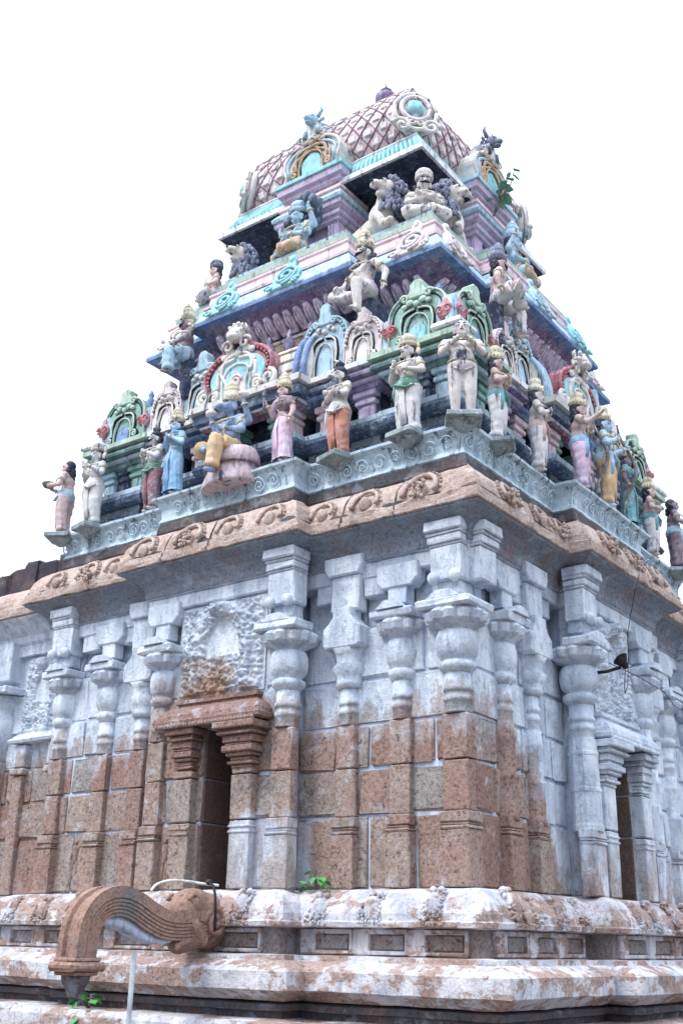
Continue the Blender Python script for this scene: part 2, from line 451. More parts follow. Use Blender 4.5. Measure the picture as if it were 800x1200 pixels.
# little framed panels in the neck course, carved tabs on the base cornice
for face in 'SE':
    for (a, b, p) in ((-2.3, -.98, 0), (-.80, .80, PJ), (1.0, 2.35, 0)):
        o = BW + .19 + p; n = max(2, int((b - a) / .42)); w = (b - a) / n
        for i in range(n):
            x = a + i * w; m = MB(FM(face)); d = MB(FM(face))
            m.box((x - .03, -o - .035, 1.53), (x + .10, -o + .02, 1.695), .008, .004)
            m.box((x + .08, -o - .03, 1.662), (x + w - .035, -o + .02, 1.694), .006, .004)
            m.box((x + .08, -o - .03, 1.532), (x + w - .035, -o + .02, 1.557), .006, .004)
            m.box((x + w - .06, -o - .031, 1.54), (x + w - .034, -o + .02, 1.69), .006, .004)
            fr = m.build('neck_panel', 'base', shrine)
            d.blk = rnd(.2, 1); d.box((x + .14, -o - .012, 1.565), (x + w - .08, -o + .02, 1.655), .004); d.build('panel_field', 'panel', fr)
    tabs = [(-2.15, 0), (-1.75, 0), (-1.35, 0), (-.62, PJ), (-.12, PJ), (.33, PJ), (.62, PJ), (1.17, 0), (1.62, 0), (2.1, 0)] if face == 'S' else \
        [(-2.2, 0), (-1.9, 0), (-1.56, 0), (-1.2, 0), (-.62, PJ), (-.3, PJ), (.1, PJ), (.5, PJ), (.8, PJ), (1.3, 0), (1.8, 0)]
    for u, p in tabs:
        t = MB(FM(face)); o = BW + .27 + p; w = rnd(.07, .10); h = rnd(.19, .24)
        t.ell((u, -o + .01, 1.715 + h * .42), (w * .75, .06, h * .5), 12, 8)
        for i in range(120):
            a = rnd(0, 1); zz = 1.715 + a * h; ww = w * (1 - .35 * a)
            oo = o + .045 - .17 * max(0, a - .25) ** 1.4
            t.ell((u + rnd(-ww, ww), -oo + rnd(-.012, .01), zz), (rnd(.006, .013), rnd(.010, .02), rnd(.007, .018)), 6, 4)
        for sx in (-1, 1): t.ell((u + sx * w * .35, -o + .05, 1.715 + h * .98), (.026, .03, .024), 8, 5)
        t.build('carved_tab', 'base', shrine)

# ------------------------------------------------------------------ walls of coursed blocks
COURSES = [1.955, 2.46, 2.80, 3.12, 3.46, 3.86, 4.26]
def blocks(m, u0, u1, o, courses=COURSES, wmin=.26, wmax=.56, gap=.013, holes=()):
    for c in range(len(courses) - 1):
        z0, z1 = courses[c], courses[c + 1]
        x = u0; first = True
        while x < u1 - 1e-6:
            w = rnd(wmin, wmax)
            if u1 - x - w < wmin * .7: w = u1 - x
            xa, xb = x, min(u1, x + w); x = xb
            zj = rnd(-.006, .006)
            for (ha, hb, hz0, hz1) in holes:
                if z0 < hz1 - .02 and xb > ha and xa < hb:
                    if xa < ha: xb = ha
                    elif xb > hb: xa = hb
                    else: xa = xb
            if xb - xa < .03: continue
            m.blk = random.random(); t = rnd(.002, .014)
            sb = .085 if c == 5 else 0
            m.box((xa + gap, -(o + .012 + t - sb), z0 + gap), (xb - gap, -(o - .06 - sb), z1 - gap + zj), .011, .011)
HOLE_S = (-.07, .255, 1.955, 3.19); HOLE_E = (-.40, .10, 1.955, 3.17)
def wall_face(face, hole):
    Mx = FM(face)
    core = MB(Mx); st = MB(Mx)
    H = BW + .001
    for (a, b) in ((-2.20, -.73), (.73, 2.20)):
        core.box((a, -BW, 1.90), (b, -BW + .3, 3.86)); core.box((a, -BW + .09, 3.8), (b, -BW + .31, 4.27)); blocks(st, a - .03 if a < 0 else a + .02, b - .02 if a < 0 else b + .03, BW)
    o = BW + PJ
    core.box((-.73, -o, 1.90), (hole[0] - .02, -o + .5, 3.861)); core.box((hole[1] + .02, -o, 1.90), (.73, -o + .5, 3.861)); core.box((-.66, -o + .09, 3.80), (.66, -o + .401, 4.262))
    core.box((hole[0], -o + .001, hole[3]), (hole[1], -o + .5, 3.859))
    pass
    core.build('wall_core', 'joint', shrine)
    blocks(st, -.73, .73, o, holes=(hole,))
    for sx in (0, 1):                     # side returns of the projecting bay
        for c in range(6):
            st.blk = random.random(); z0, z1 = COURSES[c] + .011, COURSES[c + 1] - .011
            if sx == 0: st.box((-.735, -o + .02, z0), (-.68, -BW - .02, z1), .008, .004)
            else: st.box((.68, -o + .02, z0), (.735, -BW - .02, z1), .008, .004)
    st.build('wall', 'stone', shrine)
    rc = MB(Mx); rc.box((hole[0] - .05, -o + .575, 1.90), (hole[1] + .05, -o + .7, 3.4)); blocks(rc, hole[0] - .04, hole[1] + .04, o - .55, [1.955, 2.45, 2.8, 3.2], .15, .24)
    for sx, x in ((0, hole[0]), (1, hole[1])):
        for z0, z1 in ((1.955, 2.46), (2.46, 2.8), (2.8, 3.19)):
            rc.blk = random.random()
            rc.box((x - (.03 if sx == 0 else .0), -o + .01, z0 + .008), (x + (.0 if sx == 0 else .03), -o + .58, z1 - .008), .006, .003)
    rc.build('niche_recess', 'niche_shade', shrine)
wall_face('S', HOLE_S); wall_face('E', HOLE_E)
m = MB()
for face in 'NW': m.M = FM(face); m.box((-2.2, -BW, 1.9), (2.2, -BW + .3, 4.26))
m.M = Matrix.Identity(4)
m.box((CX - 1.9, CY - 1.9, 1.5), (CX + 1.9, CY + 1.9, 4.5)); m.build('rear_wall', 'wash', shrine)

# ------------------------------------------------------------------ pilasters
def scallop(n, amp):
    return lambda a, k: 1 + amp * abs(math.sin(a * n / 2)) if k in (2, 3) else 1
def pilaster(face, u, o, kind, round_=False, foot=True, z0=1.96, corner=False, wid=1.0, top=4.26):
    """kind: 'pot' (bulb and scalloped abacus), 'block' (cushion block), 'tall' (pot with leaning bracket)"""
    Mx = FM(face)
    s = MB(Mx); ctr = (u, -o, 0)
    w = .103 * wid
    dep = .046
    def slab(x, z0, z1, pr, blk=None, bev=.008):
        s.blk = rnd(.1, .75) if blk is None else blk
        s.box((u - x, -o - pr, z0), (u + x, -o + (.05 if not corner else x), z1), bev, .005)
    # square foot
    if foot:
        slab(w * 1.0, z0, 2.33, dep + .03); slab(w * 1.04, 2.332, 2.352, dep + .038); slab(w * .96, 2.354, 2.375, dep + .024)
        slab(w * 1.02, 2.377, 2.45, dep + .03)
    # shaft in courses, changing from square to eight sided to round
    if round_:
        s.blk = .3; r = w * 1.02
        s.lathe([(r * 1.04, 2.43), (r * 1.06, 2.47), (r, 2.49), (r * .98, 2.72), (r * 1.03, 2.73), (r * 1.03, 2.75), (r * .97, 2.76), (r * .95, 3.0), (r * 1.0, 3.01), (r * 1.0, 3.03), (r * .94, 3.04), (r * .92, 3.13)], (u, -o + .02, 0), 8 if wid > 1 else 16, smooth=wid <= 1)
    for (a, b, q) in (() if round_ else ((2.455, 2.795, 1), (2.803, 3.117, 1))):
        slab(w * .88, a, b, dep)
    s.blk = random.random()
    cz = (u, -o + .02, 0)
    r = w * .92
    s.lathe([(r * .9, 3.122), (r * .92, 3.13), (r * .92, 3.20), (r, 3.205), (r, 3.235), (r * .9, 3.24), (r * .9, 3.27), (r, 3.275), (r * 1.02, 3.305), (r * .93, 3.31), (r * .90, 3.42)], cz, 16)
    shaft = s.build('pilaster', 'stone', shrine)
    c = MB(Mx); k = .46 if kind == 'x' else 1
    W = wid * .83; Wp = wid * .73
    if kind in ('pot', 'tall'):
        c.lathe([(.115 * Wp, 3.40), (.135 * Wp, 3.42), (.165 * Wp, 3.44), (.168 * Wp, 3.475), (.14 * Wp, 3.49), (.128 * Wp, 3.50), (.15 * Wp, 3.515), (.182 * Wp, 3.55), (.192 * Wp, 3.61),
                 (.19 * Wp, 3.66), (.17 * Wp, 3.705), (.13 * Wp, 3.725), (.10 * Wp, 3.73)], cz, 20)
        c.build('pot_capital', 'stone', shaft)
        p = MB(Mx)
        p.lathe([(.11 * W, 3.71), (.14 * W, 3.735), (.195 * W, 3.775), (.215 * W, 3.825), (.22 * W, 3.862), (.1, 3.865)], cz, 80, scallop(12, .26), smooth=False)
        p.build('petal_abacus', 'wash', shaft)
        q = MB(Mx)
        q.box((u - .235 * W, -o - .215 * W, 3.86), (u + .235 * W, -o + (.05 if not corner else .2), 3.925), .012, .008)
        pr = [(-.15, 3.925), (.15, 3.925), (.06, 3.985), (-.06, 3.985)]
        q.prism([(u + x * W, z) for x, z in pr], -o - .19, -o + .02)
        q.build('abacus_slab', 'wash', shaft)
    else:
        c.lathe([(.10, 3.40), (.13, 3.43), (.115, 3.45), (.125, 3.50), (.155, 3.56), (.12, 3.60), (.14, 3.66), (.165, 3.70), (.10, 3.71)], cz, 8, sq=.0)
        c.prism([(u - .15, 3.70), (u + .15, 3.70), (u + .175, 3.725), (u + .175, 3.86), (u + .125, 3.90), (u + .085, 3.95), (u + .085, 4.02), (u - .085, 4.02), (u - .085, 3.95), (u - .125, 3.90), (u - .175, 3.86), (u - .175, 3.725)], -o - .13, -o + .02, .012)
        c.build('cushion_capital', 'wash', shaft)
    b = MB(Mx)
    if kind == 'tall':
        for (x, z0_, z1_, pr) in ((.10, 3.97, 4.08, .08), (.135, 4.075, 4.34, .125), (.14, 4.342, 4.36, .135), (.145, 4.362, 4.42, .15), (.152, 4.422, 4.445, .16), (.158, 4.447, 4.53, .18)):
            b.box((u - x, -o - pr, z0_), (u + x, -o + (.05 if not corner else x), z1_), .01, .006)
        for sx in (-1, 1): b.ell((u + sx * .09, -o - .15, 4.09), (.05, .04, .05), 8, 6)
    elif kind == 'pot':
        b.box((u - .085, -o - .07, 3.98), (u + .085, -o + .04, 4.12), .008, .005)
        b.prism([(u - .13, 4.115), (u + .13, 4.115), (u + .185, 4.17), (u + .185, 4.30), (u - .185, 4.30), (u - .185, 4.17)], -o - .085, -o + .04, .01)
    else:
        b.box((u - .135, -o - .085, 4.00), (u + .135, -o + .04, 4.29), .012, .006)
        b.prism([(u - .145, 4.285), (u + .145, 4.285), (u + .18, 4.35), (u + .18, 4.44), (u - .18, 4.44), (u - .18, 4.35)], -o - .12, -o + .03, .012)
    b.build('bracket', 'wash', shaft)
    return shaft
OW = BW + .02; OC = BW + PJ + .02
for (u, o, kind, w) in ((1.70, OW, 'pot', .95), (1.22, OW, 'block', .95), (.76, OC, 'tall', 1.08), (-.58, OC, 'pot', .95), (-1.00, OW, 'block', .92), (-1.46, OW, 'pot', .95)):
    pilaster('S', u, o, kind, wid=w)
pilaster('S', -2.06, OW, 'tall', wid=.95)
for (u, o, kind, w) in ((-1.76, OW, 'pot', .95), (-1.32, OW, 'block', .95), (-.78, OC, 'tall', 1.12), (.46, OC, 'pot', .95), (1.05, OW, 'block', .95), (1.5, OW, 'pot', 1), (2.06, OW, 'tall', 1)):
    pilaster('E', u, o, kind, True, wid=w)
pc = pilaster('S', 2.165, BW - .06 + .09, 'tall', wid=1.12, corner=True)
# the second face of the corner bracket
b = MB(FM('E')); u = -2.165; o = BW + .03
for (x, z0_, z1_, pr) in ((.133, 4.078, 4.338, .123), (.138, 4.344, 4.358, .133), (.143, 4.364, 4.418, .148), (.150, 4.424, 4.443, .158), (.156, 4.449, 4.528, .178)):
    b.box((u - x + .03, -o - pr, z0_), (u + x, -o + .05, z1_), .01, .006)
b.build('bracket', 'wash', pc)

# carved infill between the brackets
for face in 'SE':
    for (u, o, wd) in ((1.46, BW, .10), (.98, BW, .08), (-1.23, BW, .09), (-1.75, BW, .12)) if face == 'S' else ((-1.54, BW, .09), (-1.05, BW, .1), (1.27, BW, .09)):
        f = MB(FM(face)); f.box((u - wd, -o - .05, 4.10), (u + wd, -o + .10, 4.285), .01, .006); f.build('frieze_block', 'wash', shrine)

# entablature under the eave, then the eave stones
m = MB(); m.sweep(PLAN, [(-.1, 4.24), (.055, 4.245), (.065, 4.255), (.065, 4.36), (.055, 4.37), (.085, 4.375), (.095, 4.39), (.095, 4.43), (.10, 4.45), (.13, 4.50), (.19, 4.55), (.27, 4.588), (.28, 4.60), (-.1, 4.62)][0:6], True, cell=.12, jit=.010)
m.build('architrave', 'wash', shrine)
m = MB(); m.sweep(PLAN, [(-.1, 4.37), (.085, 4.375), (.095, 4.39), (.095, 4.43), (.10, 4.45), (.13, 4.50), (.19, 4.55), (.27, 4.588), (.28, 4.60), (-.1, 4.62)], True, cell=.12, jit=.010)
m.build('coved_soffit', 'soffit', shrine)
EAVE = [(-.02, 4.605), (.275, 4.605), (.30, 4.612), (.305, 4.645), (.285, 4.655), (.288, 4.70), (.268, 4.712), (.258, 4.76), (.23, 4.83), (.185, 4.895), (.12, 4.95), (.04, 4.985), (-.12, 5.0)]
def bay(face, pts):
    res = []
    for (u, o) in pts:
        q = wpt(face, u, o, 0); res.append((q.x, q.y))
    return res
g = .012; P1 = BW + PJ
def eave_run(face, pts):
    m = MB(); m.sweep(bay(face, pts), EAVE, False, cell=.07, jit=.020); m.blk = .5
    return m.build('eave_stone', 'eave', shrine)
eaves = {'S': [], 'E': []}
for a, b in ((1.80 + g, None), (1.30 + g, 1.80 - g), (.73, 1.30 - g)):
    if b: eaves['S'].append(eave_run('S', [(a, BW), (b, BW)]))
q = bay('S', [(1.80 + g, BW), (BW, BW)]) + bay('E', [(-1.72 - g, BW)])
m = MB(); m.sweep(q, EAVE, False, cell=.07, jit=.020); ecorner = m.build('eave_stone', 'eave', shrine)
for a, b in ((.08 + g, .73), (-.45 + g, .08 - g)):
    pts = [(a, P1), (b, P1)] + ([(.73, BW + .012)] if b == .73 else [])
    eaves['S'].append(eave_run('S', pts))
eaves['S'].append(eave_run('S', [(-.73, BW + .012), (-.73, P1), (-.45 - g, P1)]))
eaves['S'].append(eave_run('S', [(-1.6 + g, BW), (-.73, BW)]))
q = bay('W', [(0, BW), (BW, BW)]) + bay('S', [(-1.6 - g, BW)])
m = MB(); m.sweep(q, EAVE, False, cell=.07, jit=.020); eaves['S'].append(m.build('eave_stone', 'eave', shrine))
for pts in ([(-1.72 + g, BW), (-.98 - g, BW)], [(-.98 + g, BW), (-.73, BW)], [(-.73, BW + .012), (-.73, P1), (-.3 - g, P1)], [(-.3 + g, P1), (.25, P1)], [(.25 + 2 * g, P1), (.73, P1), (.73, BW + .012)], [(.73, BW), (1.5, BW)], [(1.5 + g, BW), (BW, BW), (BW, .5)]):
    eaves['E'].append(eave_run('E', pts))
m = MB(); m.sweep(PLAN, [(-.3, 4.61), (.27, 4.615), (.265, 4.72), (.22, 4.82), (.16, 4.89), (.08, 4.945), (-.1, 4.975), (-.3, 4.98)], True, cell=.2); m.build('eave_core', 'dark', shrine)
# kudu arches modelled on the eave
def kudu(face, u, p, par, s=1.0, solid=False):
    m = MB(FM(face)); o = BW + p
    prof = lambda z: .29 - max(0, (z - 4.70)) ** 1.5 * 1.05
    pts = []
    for i in range(15):
        a = -.25 + (PI + .5) * i / 14
        x = math.cos(a) * .125 * s; z = 4.775 + math.sin(a) * .125 * s
        pts.append((u + x, -(o + prof(z) + .012), z))
    m.tube(pts, [.018 * s] * 15, 7)
    for i in range(14):
        a = PI * i / 13
        x = math.cos(a) * .155 * s; z = 4.775 + math.sin(a) * .15 * s
        m.ell((u + x, -(o + prof(z) - .004), z), (.013, .012, .013), 6, 4, rough=.3)
    m.ell((u, -(o + prof(4.77) - .002), 4.77), (.06 * s, .03, .065 * s), 12, 7)
    if solid:
        for i in range(26): m.ell((u + rnd(-.07, .07), -(o + prof(4.77) + .035), 4.77 + rnd(-.06, .07)), rnd(.010, .02), 6, 4)
    m.build('kudu_arch', 'eave', par)
for u, p, s_, so in ((1.10, 0, .8, 0), (1.52, 0, .95, 0), (2.02, 0, 1.15, 1)): kudu('S', u, p, shrine, s_, so)
for u, p, s_, so in ((.72, PJ, .9, 0), (.27, PJ, .9, 0), (-.18, PJ, 1.1, 1), (-.72, PJ, 1, 0), (-1.3, 0, .8, 0), (-1.66, 0, 1, 1), (-2.1, 0, .8, 0)): kudu('S', u, p, shrine, s_, so)
for u, p, s_, so in ((-1.98, 0, 1, 1), (-1.45, 0, .9, 0), (-1.1, 0, .9, 1), (-.55, PJ, 1, 1), (0, PJ, 1, 1), (.55, PJ, 1, 0), (1.2, 0, 1, 1), (1.8, 0, 1, 1)): kudu('E', u, p, shrine, s_, so)

# ------------------------------------------------------------------ the niches
def relief(face, u0, u1, z0, z1, o, name='relief_panel', amp=.06, par=None, mat='stone', seed=0, arch=True, nx=110):
    nz = int(nx * (z1 - z0) / (u1 - u0)); m = MB(FM(face)); vs = []
    for j in range(nz + 1):
        for i in range(nx + 1):
            a, b = i / nx, j / nz; u = u0 + (u1 - u0) * a; z = z0 + (z1 - z0) * b
            q = Vector((u * 17 + seed, z * 17, seed * 3.1))
            h = abs(noise.noise(q)) * .8 + abs(noise.noise(q * 2.1)) * .55 + noise.noise(q * 4.5) * .15
            edge = min(a, 1 - a, b, 1 - b)
            if arch:
                dx = (a - .5) * 2.1; dz = (b - .52) * 1.5
                rr = math.hypot(dx, max(0, dz) if dz > 0 else 0)
                ring = math.exp(-((rr - .62) / .12) ** 2)
                inner = rr < .42 and b > .42
                if inner: h *= .12
                h += ring * .7
                if abs(dx) < .18 and b > .84: h += .8
            if edge < .03: h = .15
            vs.append((u, -(o + h * amp), z))
    fs = [(j * (nx + 1) + i, j * (nx + 1) + i + 1, (j + 1) * (nx + 1) + i + 1, (j + 1) * (nx + 1) + i) for j in range(nz) for i in range(nx)]
    m.add(vs, fs, True)
    m.box((u0 - .02, -(o - .002), z0 - .02), (u1 + .02, -(o - .06), z1 + .02))
    return m.build(name, mat, par or shrine)
def small_pilaster(face, u, o, ztop, big, name='niche_pilaster', mat='stone', capmat=None):
    s = MB(FM(face)); w = .10
    for a, b in ((1.96, 2.45), (2.46, 2.79), (2.80, ztop - .34)):
        s.blk = rnd(.3, 1); s.box((u - w, -o - .09, a), (u + w, -o + .03, b), .008, .004)
    for z in (2.36, 2.40): s.box((u - w - .006, -o - .098, z), (u + w + .006, -o, z + .018), .004)
    sh = s.build(name, mat, shrine)
    c = MB(FM(face)); k = 1.0 if big else .74; z = ztop - .35; c.blk = .05
    for x, pr, h in ((.10, .10, .03), (.125, .125, .025), (.105, .11, .035), (.13, .14, .03), (.155, .165, .05), (.135, .15, .02), (.15, .16, .06), (.185, .20, .022), (.175, .185, .022), (.21, .23, .055)):
        c.box((u - x * k, -o - pr * k, z), (u + x * k, -o + .04, z + h - .002), .007, .004); z += h
    c.build('capital', capmat or mat, sh)
def niche(face, h, lint, panel, capl, capr, mats_):
    o = BW + PJ; u0, u1, z0 = lint
    n = MB(FM(face)); n.blk = .1
    prof = [(0, z0), (.19, z0 + .005), (.21, z0 + .015), (.215, z0 + .045), (.195, z0 + .055), (.19, z0 + .09), (.16, z0 + .13), (.11, z0 + .165), (.07, z0 + .185), (.07, z0 + .20), (.09, z0 + .205), (.09, z0 + .235), (0, z0 + .24)]
    q = [(u0 + .17, o), (u1 - .17, o)]
    L = MB(); L.blk = .08
    L.sweep(bay(face, [(u0 + .17, o - .1), (u0 + .17, o), (u1 - .17, o), (u1 - .17, o - .1)]), prof, False, cell=.07, jit=.006)
    lo = L.build('niche_lintel', mats_[0], shrine)
    d = MB(FM(face)); x = u0 + .0
    while x < u1: d.ell((x, -o - .205, z0 + .005), (.017, .02, .022), 8, 5); x += .034
    d.build('bead_edge', mats_[0], lo)
    relief(face, panel[0], panel[1], panel[2], panel[3], o + .02, 'carved_panel', .065, mat=mats_[1], seed=3 if face == 'S' else 8)
    small_pilaster(face, capl[0], o + .01, capl[1], capl[2], mat=mats_[2]); small_pilaster(face, capr[0], o + .01, capr[1], capr[2], mat=mats_[2], capmat=mats_[3])
niche('S', HOLE_S, (-.44, .60, 3.195), (-.40, .54, 3.45, 4.235), (-.22, 3.19, False), (.405, 3.185, True), ('bare', 'relief', 'stone', 'bare'))
niche('E', HOLE_E, (-.66, .32, 3.15), (-.56, .24, 3.40, 4.235), (-.53, 3.14, True), (.22, 3.14, False), ('wash', 'wash', 'stone', 'wash'))
for (fc, u, z) in (('S', .62, 2.2), ('S', -.42, 2.2), ('E', -.66, 2.25), ('S', -1.70, 2.25)):
    o = BW + (PJ if abs(u) < .73 else 0) + .015
    m = MB(FM(fc)); m.blk = .2
    m.ell((u, -o, z + .13), (.022, .03, .026), 10, 7); m.capsule((u, -o, z - .02), (u, -o, z + .08), .03, .035)
    m.capsule((u - .02, -o, z - .03), (u - .03, -o, z - .15), .02, .014); m.capsule((u + .02, -o, z - .03), (u + .025, -o, z - .15), .02, .014)
    m.capsule((u - .035, -o, z + .08), (u - .07, -o, z + .0), .013, .01); m.capsule((u + .035, -o, z + .08), (u + .06, -o, z + .13), .013, .01)
    m.build('carved_figure', 'stone', shrine)

# ------------------------------------------------------------------ the adjoining hall, left
hall = thing('temple_hall', 'limewashed hall with small blind niche, set back at the left end of the shrine', 'temple', (CX - 5, CY, 0))
HU = -2.32; HO = 2.02
hq = bay('S', [(-7, HO), (HU + .02, HO)])
m = MB(FM('S')); m.box((-7, -HO, 1.9), (HU, 1.5, 4.3)); blocks(m, -4.4, HU, HO + .0, wmin=.3); m.build('wall', 'stone', hall)
plinth(hall, hq, False)
m = MB(); m.sweep(hq, [(-.1, 4.24), (.065, 4.255), (.065, 4.36), (.095, 4.39), (.10, 4.45), (.19, 4.54), (.27, 4.585), (.28, 4.60), (-.1, 4.62)], False, cell=.14, jit=.01); m.build('entablature', 'wash', hall)
m = MB(); m.sweep(hq, EAVE, False, cell=.1, jit=.014); m.build('eave', 'eave', hall)
relief('S', -2.95, -2.40, 3.45, 4.22, HO + .02, 'carved_panel', .05, hall, 'wash', 5)
m = MB(); m.sweep(bay('S', [(-2.86, HO - .1), (-2.86, HO), (-2.36, HO), (-2.36, HO - .1)]), [(0, 3.36), (.13, 3.365), (.14, 3.39), (.09, 3.44), (.06, 3.46), (.07, 3.49), (0, 3.495)], False, cell=.08, jit=.006); m.build('niche_lintel', 'wash', hall)
m = MB(FM('S'))
for u in (-2.86, -2.36):
    m.box((u - .07, -HO - .07, 1.96), (u + .07, -HO + .02, 3.05), .008, .004); m.box((u - .10, -HO - .10, 3.06), (u + .10, -HO + .02, 3.12), .01); m.box((u - .085, -HO - .085, 3.13), (u + .085, -HO + .02, 3.35), .012)
m.build('niche_frame', 'stone', hall)
m = MB(FM('S')); u = -3.25
m.box((u - .12, -HO - .09, 1.96), (u + .12, -HO + .02, 3.2), .008, .004); m.lathe([(.11, 3.2), (.13, 3.42), (.17, 3.5), (.19, 3.6), (.14, 3.72), (.2, 3.8), (.24, 3.85), (.1, 3.86)], (u, -HO, 0), 20)
m.box((u - .26, -HO - .24, 3.86), (u + .26, -HO + .02, 3.93), .01); m.box((u - .17, -HO - .15, 4.0), (u + .17, -HO + .02, 4.4), .01); m.build('pilaster', 'stone', hall)
# broken brick parapet
m = MB(FM('S')); x = -7.0
while x < -2.55:
    w = rnd(.16, .34); top = 5.26 + .08 * noise.noise(Vector((x * 1.7, 0, 3))) + rnd(-.03, .05)
    if x > -3.0: top = 5.34 + rnd(-.03, .05)
    m.box((x, -HO + .02 + rnd(-.02, .02), 4.9), (x + w + .02, 1.2, top), .03, .02); x += w
m.build('broken_parapet', 'ruin', hall)
# ------------------------------------------------------------------ painted tower
tower = thing('temple_tower', 'painted stepped tower with miniature shrines, blue cornices and latticed pink dome above the stone storey', 'tower', (CX, CY, 4.98))
def closed_sweep(name, mat, poly, prof, par=None, cell=None, jit=0.0):
    m = MB(); m.sweep(poly, prof, True, cell=cell, jit=jit); return m.build(name, mat, par or tower)
# strip and teal ledge on top of the eave
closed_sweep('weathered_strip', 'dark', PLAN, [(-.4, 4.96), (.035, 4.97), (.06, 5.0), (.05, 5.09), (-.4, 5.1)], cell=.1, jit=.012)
ledge = closed_sweep('ledge', 'teal', PLAN, [(-.4, 5.085), (.03, 5.09), (.055, 5.105), (.035, 5.15), (.04, 5.22), (.075, 5.29), (.115, 5.312), (.118, 5.335), (.09, 5.345), (-.5, 5.35)], cell=.08, jit=.008)
# swirling low relief on the ledge
def spiral(c, r, turns, n, sgn=1, ph=0):
    return [(c[0] + sgn * math.cos(ph + turns * 2 * PI * i / n) * r * (1 - .85 * i / n), c[1] + math.sin(ph + turns * 2 * PI * i / n) * r * (1 - .85 * i / n)) for i in range(n + 1)]
for face in 'SE':
    m = MB(FM(face)); x = -2.25
    while x < 2.25:
        o = BW + (PJ if abs(x) < .73 else 0) + .05
        if abs(abs(x) - .73) > .09:
            pts = [(a, -(o + .012 + max(0, b - 5.2) * .5), b) for a, b in spiral((x, 5.20 + rnd(-.01, .01)), rnd(.055, .075), rnd(1.3, 1.9), 18, random.choice((-1, 1)), rnd(-.5, .5))]
            m.tube(pts, rnd(.005, .008), 5)
        x += rnd(.13, .18)
    absorb(ledge, m.build('ledge_scrolls', 'teal', ledge))
# solid cores
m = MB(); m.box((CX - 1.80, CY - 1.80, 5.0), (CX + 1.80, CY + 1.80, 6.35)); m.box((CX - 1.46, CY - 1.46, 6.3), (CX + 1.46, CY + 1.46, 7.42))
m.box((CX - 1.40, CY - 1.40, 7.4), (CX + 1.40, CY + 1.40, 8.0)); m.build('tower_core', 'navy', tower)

def rect(face, u0, u1, o, back):
    return bay(face, [(u0, back), (u0, o), (u1, o), (u1, back)])
zj = [0]
def layers(face, u0, u1, o, back, z, spec, par, s=1.0):
    """stack of open mouldings around a bay: spec [(name, mat, [(out, dz)...])]"""
    zj[0] = (zj[0] + 1) % 7; e = zj[0] * .0017
    res = []
    for name, mat, prof in spec:
        m = MB(); m.sweep(rect(face, u0, u1, o, back), [(-.04, prof[0][1] + z + e)] + [(a * s, b * s + z + e) for a, b in prof] + [(-.04, prof[-1][1] * s + z + e + .001)], False)
        res.append(m.build(name, mat, par))
    return res
BASEM = [('base_moulding', 'dblue', [(.02, 0), (.02, .10), (.05, .105), (.06, .15), (.03, .165)]),
         ('base_band', 'slate', [(.0, .16), (.0, .25)]),
         ('base_torus', 'dblue', [(.03, .245), (.10, .26), (.12, .30), (.10, .34), (.04, .355)]),
         ('base_ledge', 'teal', [(.05, .35), (.085, .355), (.09, .40), (.03, .41)])]
CORN = lambda c1, c2, c3: [('cornice_soffit', c1, [(.01, 0), (.05, .01), (.06, .06), (.03, .065)]), ('cornice_fillet', c2, [(.05, .06), (.09, .065), (.095, .095), (.05, .10)]),
         ('cornice_curve', c1, [(.06, .098), (.145, .11), (.15, .135), (.12, .18), (.06, .195)]), ('cornice_ledge', c3, [(.09, .192), (.165, .20), (.168, .25), (.06, .26)])]
def pillars(face, us, o, z0, z1, mats_, par, w=.075):
    for i, u in enumerate(us):
        mt = mats_[i % len(mats_)]; m = MB(FM(face)); d = rnd(0, .004)
        m.box((u - w, -o - d, z0), (u + w, -o + .16, z1 - .12), .01); m.box((u - w * .45, -o - .014 - d, z0 + .02), (u + w * .45, -o, z1 - .14), .006)
        m.box((u - w * 1.25, -o - .025 - d, z1 - .122), (u + w * 1.25, -o + .16, z1 - .08), .006); m.box((u - w * .9, -o - .012 - d, z1 - .082), (u + w * .9, -o + .16, z1 - .05), .004)
        m.box((u - w * 1.4, -o - .04 - d, z1 - .052), (u + w * 1.4, -o + .16, z1 + .01), .006)
        m.build('pillar', mt, par)

